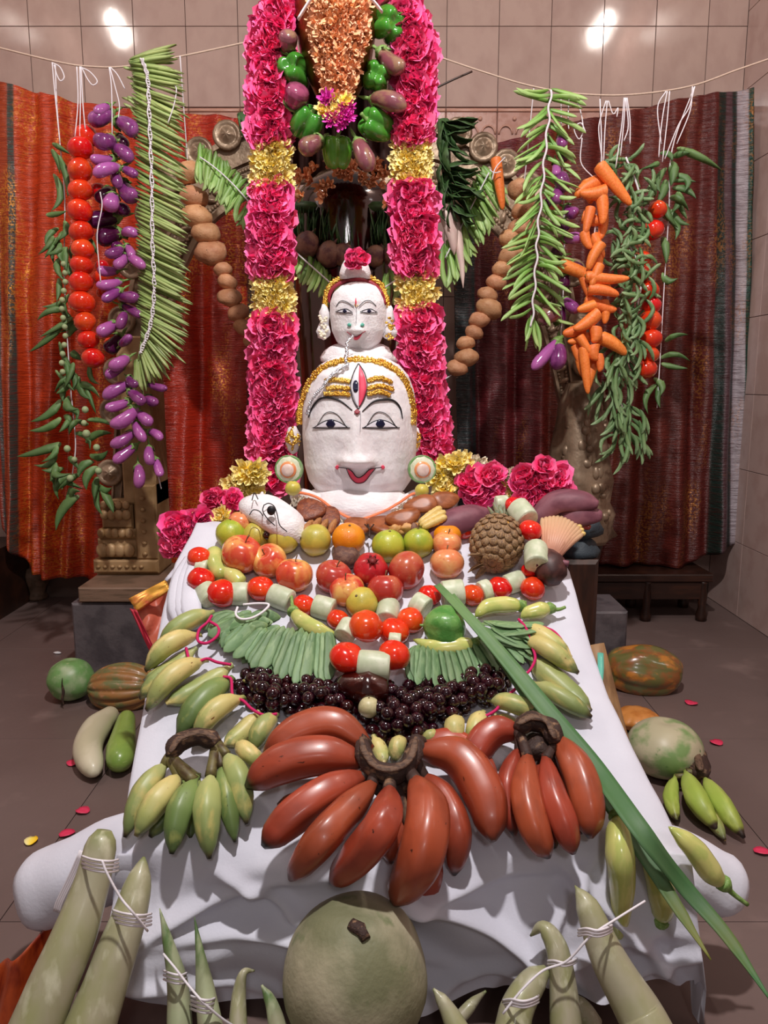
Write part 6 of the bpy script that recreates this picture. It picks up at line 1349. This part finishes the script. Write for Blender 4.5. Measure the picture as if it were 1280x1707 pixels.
def bract(pts,w,label,seed=0,mat=None):
    q=[PS(*p) for p in pts]; P_=catmull(q,24)
    def fn(u,v):
        k=int(round(v*24)); p=P_[k]; d=(P_[min(k+1,24)]-P_[max(k-1,0)]).normalized(); s=d.cross(Vector((0,-.75,.65))).normalized(); a=(u-.5)*2
        W=w*math.sin(math.pi*(.06+.9*v))**.6; return p+s*a*W-Vector((0,-.75,.65))*(a*a*W*.55)
    one('banana_bract',thick(grid(fn,8,24),Vector((0,.003,-.003))),mat or m_bract,label,'banana blossom petal')
bract([(712,894,.03),(745,868,.05),(790,852,.055),(815,850,.04)],.030,'purple blossom petal lying left of the pineapple crown')
bract([(892,895,.0),(915,862,.035),(960,848,.07),(1004,856,.06)],.034,'large purple blossom petal behind the pink floret fan')
bract([(880,880,.03),(925,832,.08),(970,828,.09),(998,838,.08)],.026,'upper purple blossom petal pointing right past the pink roses')
bract([(940,865,.03),(960,866,.04),(985,878,.035)],.012,'small orange red petal beside the floret fan',mat=m_appler)
one('dark_stand',box(P(935,930,1.8).x,P(1000,930,1.8).x,1.8,1.95,0,P(965,925,1.86).z,.01),m_dwood,'dark stand under the slate bundles right of the white cloth','stand',smooth=False)
for i,(x,y,sx,lab) in enumerate([(965,880,36,'upper'),(968,915,30,'lower')]):
    c=P(x,y,1.86); one('dark_cloth_fold',G().merge(ball(18,10,rough=.3,seed=i+4),Matrix.Translation(c)@Matrix.Diagonal((S(c)*sx,.05,S(c)*22,1))),M('slate_cloth','2e3a42',.6,bump=.3,bs=30),lab+' dark slate bundle behind the floret fan at right','bundle')
# ---- sweets, nuts and corn under the collar
def disc(x,y,r,label,mat,tilt=(0,-.6,.8),sy=1,l=.02,name='brown_disc',cat='sweet',h=.22,group='brown discs under the collar'):
    c=PS(x,y,l); g=lathe([(.4,-h),(.85,-h),(1,-h*.4),(1,h*.4),(.9,h),(.4,h*1.1)],20,lambda th,s:(1+.08*math.sin(3*th+x),0))
    return one(name,G().merge(g,BM(c,S(c)*r,tilt,(1,0,.2),(1,sy,1))),mat,label,cat,group)
disc(517,850,25,'round dark brown disc at left under the collar, leftmost',m_cap2,l=.035)
disc(545,863,24,'dark brown disc overlapping the leftmost round one',m_cap2,l=.022)
disc(597,876,24,'brown disc behind the orange',m_slice,(.1,-.3,.9)); disc(640,876,28,'light brown flat disc behind the right lime',m_slice,(.1,-.3,.9))
disc(672,864,30,'long brown oval slice at right under the collar',m_slice,(-.1,-.8,.6),.55,.04); disc(702,842,29,'brown oval slice above the baby corn',m_slice,(-.1,-.8,.6),.6,.045); disc(742,834,24,'amber brown slice beside the yellow flowers',m_slice,(.2,-.8,.6),.7,.045)
for i,(x1,y1,x2,y2) in enumerate([(522,868,504,888),(535,864,520,884),(546,866,534,888),(560,866,548,890),(515,874,506,892)]):
    A=PS(x1,y1,.04); link('almond',ME('almond',pod([(0,.3),(.2,.8),(.6,1),(.9,.6),(1,.1)],8,7,flat=.7),m_almond),None,PM(A,PS(x2,y2,.035),S(A)*8),label=nth(i,'rightmost' if 0 else 'topmost')+' tan almond like nut in the small heap at left under the collar',cat='nut',group='tan nuts under the collar')
for i,(x1,y1,x2,y2) in enumerate([(735,846,698,872),(742,853,700,876),(744,861,704,880)]):
    A=PS(x1,y1,.055); link('baby_corn',ME('baby_corn',pod([(0,.5),(.1,.9),(.5,1),(.9,.75),(1,.3)],10,12,bumps=.06),m_corn),None,PM(A,PS(x2,y2,.045),S(A)*7),label=nth(i)+' pale yellow baby corn in the bundle beside purple petal',cat='baby corn',group='baby corn bundle')
for i,(x,y,rx,lab) in enumerate([(660,884,14,'left'),(680,880,18,'right')]):
    c=PS(x,y,.03); one('ginger_piece',G().merge(ball(14,10,rough=.5,seed=i),Matrix.Translation(c)@Matrix.Diagonal((S(c)*rx,.014,.013,1))),m_ginger,lab+' knobbly ginger piece above the green limes','ginger')
c=PS(690,880,.035); one('shallot',G().merge(ball(12,10,taper=-.3),Matrix.Translation(c)@Matrix.Diagonal((.009,.009,.011,1))),m_beet,'dark shallot tip beside the ginger and baby corn','shallot')
c=PS(706,884,.03); one('green_berry',G().merge(ball(10,8),Matrix.Translation(c)@Matrix.Diagonal((.013,.011,.009,1))),m_lime,'small green fruit below the baby corn','berry')
c=PS(445,892,.04); one('dark_berry',G().merge(ball(10,8),Matrix.Translation(c)@Matrix.Diagonal((.009,.009,.009,1))),m_grape,'single dark red berry below the white bull mask','berry')
one('clove_stick',tube([PS(613,875,.045),PS(616,884,.047),PS(615,896,.045)],[.0025,.0015,.002],6,steps=6).merge(tube([PS(608,874,.045),PS(616,881,.047),PS(623,874,.045)],.0015,5,steps=6)),m_dwood,'tiny forked dark twig right of the orange','twig')
# ear slices
for x,lab in ((482,'left'),(703,'right')):
    o=root('ear_slices',P(x,804,1.70),f'layered round vegetable slices forming the {lab} ear ornament','vegetable slice'); b=o.matrix_world.translation
    d=(-.15 if x<600 else .15,-1,.1); c=P(x,782,1.70)
    for nm,r,h,off,m_,mod in (('gourd_slice',22,.25,0,m_cut,lambda th,s:(1+.04*math.cos(9*th),0)),('gourd_skin',23.5,.22,-.0,m_ashs,None),('carrot_slice',14,.25,.007,m_peach,None),('radish_slice',10.5,.3,.011,m_radish,None)):
        g=lathe([(.3,-h),(1,-h),(1,h*.6),(.93,h),(.3,h)] if nm!='gourd_skin' else [(.95,-h),(1,-h),(1,h),(.95,h)],22,mod); part(nm,G().merge(g,BM(c+Vector(d)*off+Vector((0,0,-off*.2)),S(c)*r,d,(1,0,0))),m_,o)
# ================================================================== on the floor
def gourd(name,x,y,rx,rz,Yoff,mat,label,lobes=0,depth=0,axis=(0,0,1),cat='gourd',dim=.1,rough=.05,stem=None,ry=None,seed=0):
    b=PF(x,y+rz*.86,0); 
    k=S(b); c=b+Vector((0,k*rx*.25+Yoff,k*rz*1.0)); c=P(x,y,b.y+k*rx*.3+Yoff); c.z=max(c.z,0)
    if rz==125: c.z-=.008
    rzm=min(c.z, S(c)*rz*1.06) if axis==(0,0,1) else S(c)*rz
    r_=S(c)*rx; g=ball(max(36,lobes*8),26,lobes=lobes,depth=depth,squash=1,dimt=dim,dimb=dim*.6,pw=.22,rough=rough,seed=seed)
    Mx=Matrix.Translation(c)@basis(Vector(axis),(1,0,.1) if axis==(0,0,1) else (0,-1,0))
    sx=(r_,(ry or 1)*r_,rzm) if axis==(0,0,1) else (S(c)*rz,S(c)*rz,r_)
    o=one(name,G().merge(g,Mx@Matrix.Diagonal(sx+(1,))),mat,label,cat)
    if stem:
        s0=Mx@Vector((0,0,sx[2]*.86)); d=(Mx.to_3x3()@Vector((0,0,1))); part('stem',tube([s0,s0+d*.012,s0+d*.022+Vector((.008,0,0))],[.010,.007,.009],8,steps=5),m_crown,o)
    return o,c
o,c=gourd('ash_gourd',118,1132,38,44,0,m_ashs,'small round green gourd with a dark scratch on the floor at far left')
part('scratch',tube([c+Vector((x*.0011,-.066-.002*abs(z)*.1,z*.0014)) for x,z in ((6,22),(3,8),(5,-8),(2,-22),(6,-34))],[.0008,.002,.004,.0035,.001],6,steps=12),m_crown,o)
gourd('pumpkin',210,1072,43,36,.02,m_pumpo,'orange pumpkin on the floor in front of the left stone block',12,.10,cat='pumpkin',dim=.2)
gourd('pumpkin',205,1146,60,42,0,m_pumpb,'brown mottled ribbed pumpkin lying on its side at the left',14,.10,axis=(1,-.1,.05),cat='pumpkin')
gourd('pumpkin',1072,1118,66,44,0,m_pumpg,'glossy brown and green pumpkin on the floor at the right',8,.05,axis=(1,-.15,-.1),cat='pumpkin',rough=.08)
gourd('pumpkin',1062,1198,38,34,.03,m_pumpo,'dull orange pumpkin half hidden behind the right pale gourd',10,.06,cat='pumpkin')
gourd('ash_gourd',1108,1246,62,62,0,m_ashp,'round pale gourd with green patches on the floor at right',0,0,rough=.04)
o,c=gourd('ash_gourd',592,1618,120,125,-.09,m_ash,'largest grey green ash gourd standing at the front centre',0,0,dim=.05,rough=.03,seed=3)
zt=max((o.matrix_world@v.co).z for v in o.data.vertices)
print('ASH',c,zt)
hz=zt-c.z
part('stem_scar',tube([Vector((c.x-.004,c.y-.028,c.z+hz*.965)),Vector((c.x+.008,c.y-.036,c.z+hz*.95)),Vector((c.x+.016,c.y-.046,c.z+hz*.9))],[.007,.008,.006],8,steps=6,bump=.5,bs=90),m_crown,o)
tubething('white_cucumber',[(190,1186,17),(160,1215,23),(146,1250,24),(158,1290,20)],m_wgourd,'cream white cucumber on the left floor beside the green gourd','cucumber',stops=[(0,.4),(.06,.8),(.3,1),(.85,1),(.96,.7),(1,.3)],place=PF,n=20)
o=tubething('bottle_gourd',[(212,1192,16),(206,1225,20),(198,1275,27)],m_bgourd,'light green bottle gourd on the left floor with dark blossom scar','gourd',stops=[(0,.5),(.08,.85),(.4,.95),(.75,1.05),(.93,.85),(1,.35)],place=PF,n=20)
part('blossom_scar',G().merge(ball(10,6,rough=.5),Matrix.Translation(P(200,1279,PF(200,1279,0).y-.016))@Matrix.Diagonal((.010,.006,.010,1))),m_crown,o)
fb=hand('green_banana_hand',(1170,1385),'small hand of bright green bananas with dark tips on the right floor',None,[(1146,1238),(1160,1262),(1168,1292)],[
 ([(1142,1284,14,.05),(1160,1330,19,.05),(1196,1384,15,.018)],m_lban),([(1172,1294,14,.045),(1202,1340,17,.045),(1240,1396,14,.016)],m_lban),([(1126,1292,10,.04),(1118,1330,13,.03),(1128,1368,11,.015)],m_lban),([(1160,1300,12,.02),(1180,1350,14,.02),(1208,1400,12,.013)],m_yban)],m_dban,18,place=PF,cl=.055)
# fallen petals
for i,(x,y) in enumerate([(122,1272),(138,1352),(112,1390),(52,1402),(248,1200),(1152,1172),(1194,1238),(1270,1420),(1012,1590)]):
    if i==8: continue
    c=PF(x,y,.003); k=S(c); g=grid(lambda u,v:Vector(((u-.5)*2*k*11*math.sin(.4+v*2.3),(v-.5)*.030,.004*abs(u-.5)+.002*math.sin(v*3))),3,4)
    one('fallen_petal',G().merge(thick(g,Vector((0,0,-.0006))),Matrix.Translation(c)@Matrix.Rotation(i*1.1,4,'Z')),m_petal if i!=3 else m_yel,['small pink petal beside the white cucumber','tiny red petal below the white cucumber','pink rose petal above the left bolster','pale yellow petal left of the pink one','red petal under the brown mottled pumpkin','pink petal right of the glossy pumpkin','pink petal right of the pale gourd','pink petal at the right frame edge'][i],'petal')
c=PS(1046,1586,.008); one('pink_flower_button',G().merge(ball(14,10,squash=.6,rough=.2),Matrix.Translation(c)@basis(Vector((0,-1,.3)))@Matrix.Diagonal((S(c)*15,S(c)*15,S(c)*10,1))),m_petal,'round pink flower button at the tip of the broad front pepper','flower')
one('white_crumb',G().merge(ball(8,5,rough=.4),Matrix.Translation(PF(95,1088,.004))@Matrix.Diagonal((.014,.008,.004,1))),m_paste,'small white crumb on the floor above the scratched gourd','crumb')
c=P(1290,1110,2.3); one('black_lamp_foot',G().merge(ball(16,10),Matrix.Translation(Vector((1.16,2.12,.07)))@Matrix.Diagonal((.05,.05,.07,1))),m_black,'dark round object cut off at the right frame edge','vessel')
# ---- long gourds standing at the front
def longgourd(name,pts,mat,label,stops,n=20,bump=.08,group=None,cat='gourd'):
    q=[]; rr=[]
    for x,y,r,Y in pts: p=P(x,y,Y); q.append(p); rr.append(S(p)*r)
    # carry the lower end down to the floor
    d=(q[-1]-q[-2]).normalized()
    if q[-1].z>0.03 and d.z<-.05:
        k=(q[-1].z-.02)/-d.z; k=min(k,.35); q.append(q[-1]+d*k); rr.append(rr[-1])
    return one(name,tube(q,rr,n,steps=26,stops=stops,bump=bump,bs=16),mat,label,cat,group),q
SN=[(0,.5),(.03,.85),(.07,1),(.9,1),(1,.5)]; RG=[(0,.1),(.05,.3),(.2,.62),(.45,.9),(1,1)]
longgourd('snake_gourd',[(174,1384,24,.93),(150,1480,31,.90),(110,1590,38,.86),(55,1720,44,.82)],m_snake,'long pale snake gourd at the far left front, tied with string',SN)
longgourd('snake_gourd',[(240,1428,9,.93),(228,1480,24,.91),(205,1560,32,.88),(150,1710,42,.83)],m_snake,'second long snake gourd with tapering tip at the left front',[(0,.2),(.05,.7),(.15,.95),(.9,1),(1,.5)])
longgourd('ridge_gourd',[(266,1514,7,.93),(280,1570,14,.91),(296,1640,19,.89),(300,1720,22,.86)],m_ridge,'narrow green tipped gourd left of two beside the front cloth',RG)
longgourd('ridge_gourd',[(324,1528,5,.92),(332,1580,10,.90),(342,1650,18,.88),(352,1720,22,.85)],m_ridge,'narrow green tipped gourd right of two beside the front cloth',RG)
longgourd('ridge_gourd',[(424,1618,4,.92),(406,1622,8,.91),(398,1660,14,.90),(396,1730,18,.87)],m_snake,'small curved gourd tip bending right at the bottom edge',[(0,.4),(.2,.8),(1,1)])
longgourd('ridge_gourd',[(436,1642,6,.88),(452,1672,12,.87),(468,1730,18,.85)],m_ridge,'short pointed gourd tip left of the ash gourd',[(0,.3),(.2,.8),(1,1)])
longgourd('ridge_gourd',[(722,1648,7,.88),(742,1676,14,.87),(770,1730,22,.85)],m_snake,'short pointed gourd tip right of the ash gourd',[(0,.3),(.2,.85),(1,1)])
longgourd('snake_gourd',[(884,1560,7,.93),(905,1546,13,.925),(928,1580,20,.91),(938,1640,24,.89),(945,1730,27,.86)],m_snake,'hook tipped snake gourd bending left at the right front',[(0,.25),(.1,.7),(.25,.95),(1,1)])
longgourd('snake_gourd',[(912,1616,18,.90),(885,1640,26,.89),(862,1680,29,.87),(850,1730,31,.85)],m_snake,'pale thick gourd left of the hook tipped one',[(0,.5),(.15,.9),(1,1)])
longgourd('snake_gourd',[(958,1476,4,.93),(978,1510,20,.915),(1010,1590,30,.89),(1060,1680,38,.86),(1085,1725,40,.84)],m_snake,'large snake gourd with pointed tip leaning at the right front',[(0,.25),(.08,.8),(.2,1),(1,1)])
longgourd('snake_gourd',[(930,1668,10,.95),(965,1680,18,.95),(990,1720,22,.94)],m_snake,'low dark gourd end in the shade behind the right gourds',SN)
longgourd('ridge_gourd',[(810,1652,6,.93),(790,1670,10,.93),(772,1690,12,.92)],m_snake,'small shaded gourd tip behind the ash gourd at right',[(0,.3),(.3,.8),(1,1)])
def tie(pts,label,r=.0016):
    g=G()
    for L in pts: g.merge(tube([P(x,y,Y) for x,y,Y in L],r,5,steps=(len(L)-1)*6))
    one('tie_string',g,m_thread,label,'string')
def wrap(cx,cy,w,Y,n,dy,sl): return [[(cx-w,cy+i*dy-sl,Y+.012),(cx-w*.5,cy+i*dy+2,Y-.012),(cx+w*.1,cy+i*dy+5,Y-.02),(cx+w*.6,cy+i*dy+4+sl*.5,Y-.012),(cx+w,cy+i*dy+sl,Y+.012)] for i in range(n)]
tie(wrap(167,1430,30,.888,4,6,3)+wrap(220,1520,32,.87,4,6,3)+[[(170,1434,.86),(178,1455,.855),(200,1495,.85),(222,1522,.845),(246,1552,.86)]],'pale string wound round the two left snake gourds')
tie(wrap(292,1620,19,.885,3,7,2)+wrap(338,1662,20,.86,4,7,2)+[[(272,1590,.885),(292,1614,.87),(312,1640,.86),(338,1670,.84),(370,1698,.85),(392,1712,.86)]],'white string wound round the two narrow gourds')
tie(wrap(992,1546,28,.875,3,5,-4)+[[(1075,1502,.90),(1030,1530,.88),(985,1560,.862),(945,1602,.862),(905,1618,.865),(870,1650,.85),(838,1690,.84)]]+wrap(937,1600,24,.888,2,5,-2)+wrap(868,1664,30,.858,3,5,-4),'white string tying the right front gourds together')
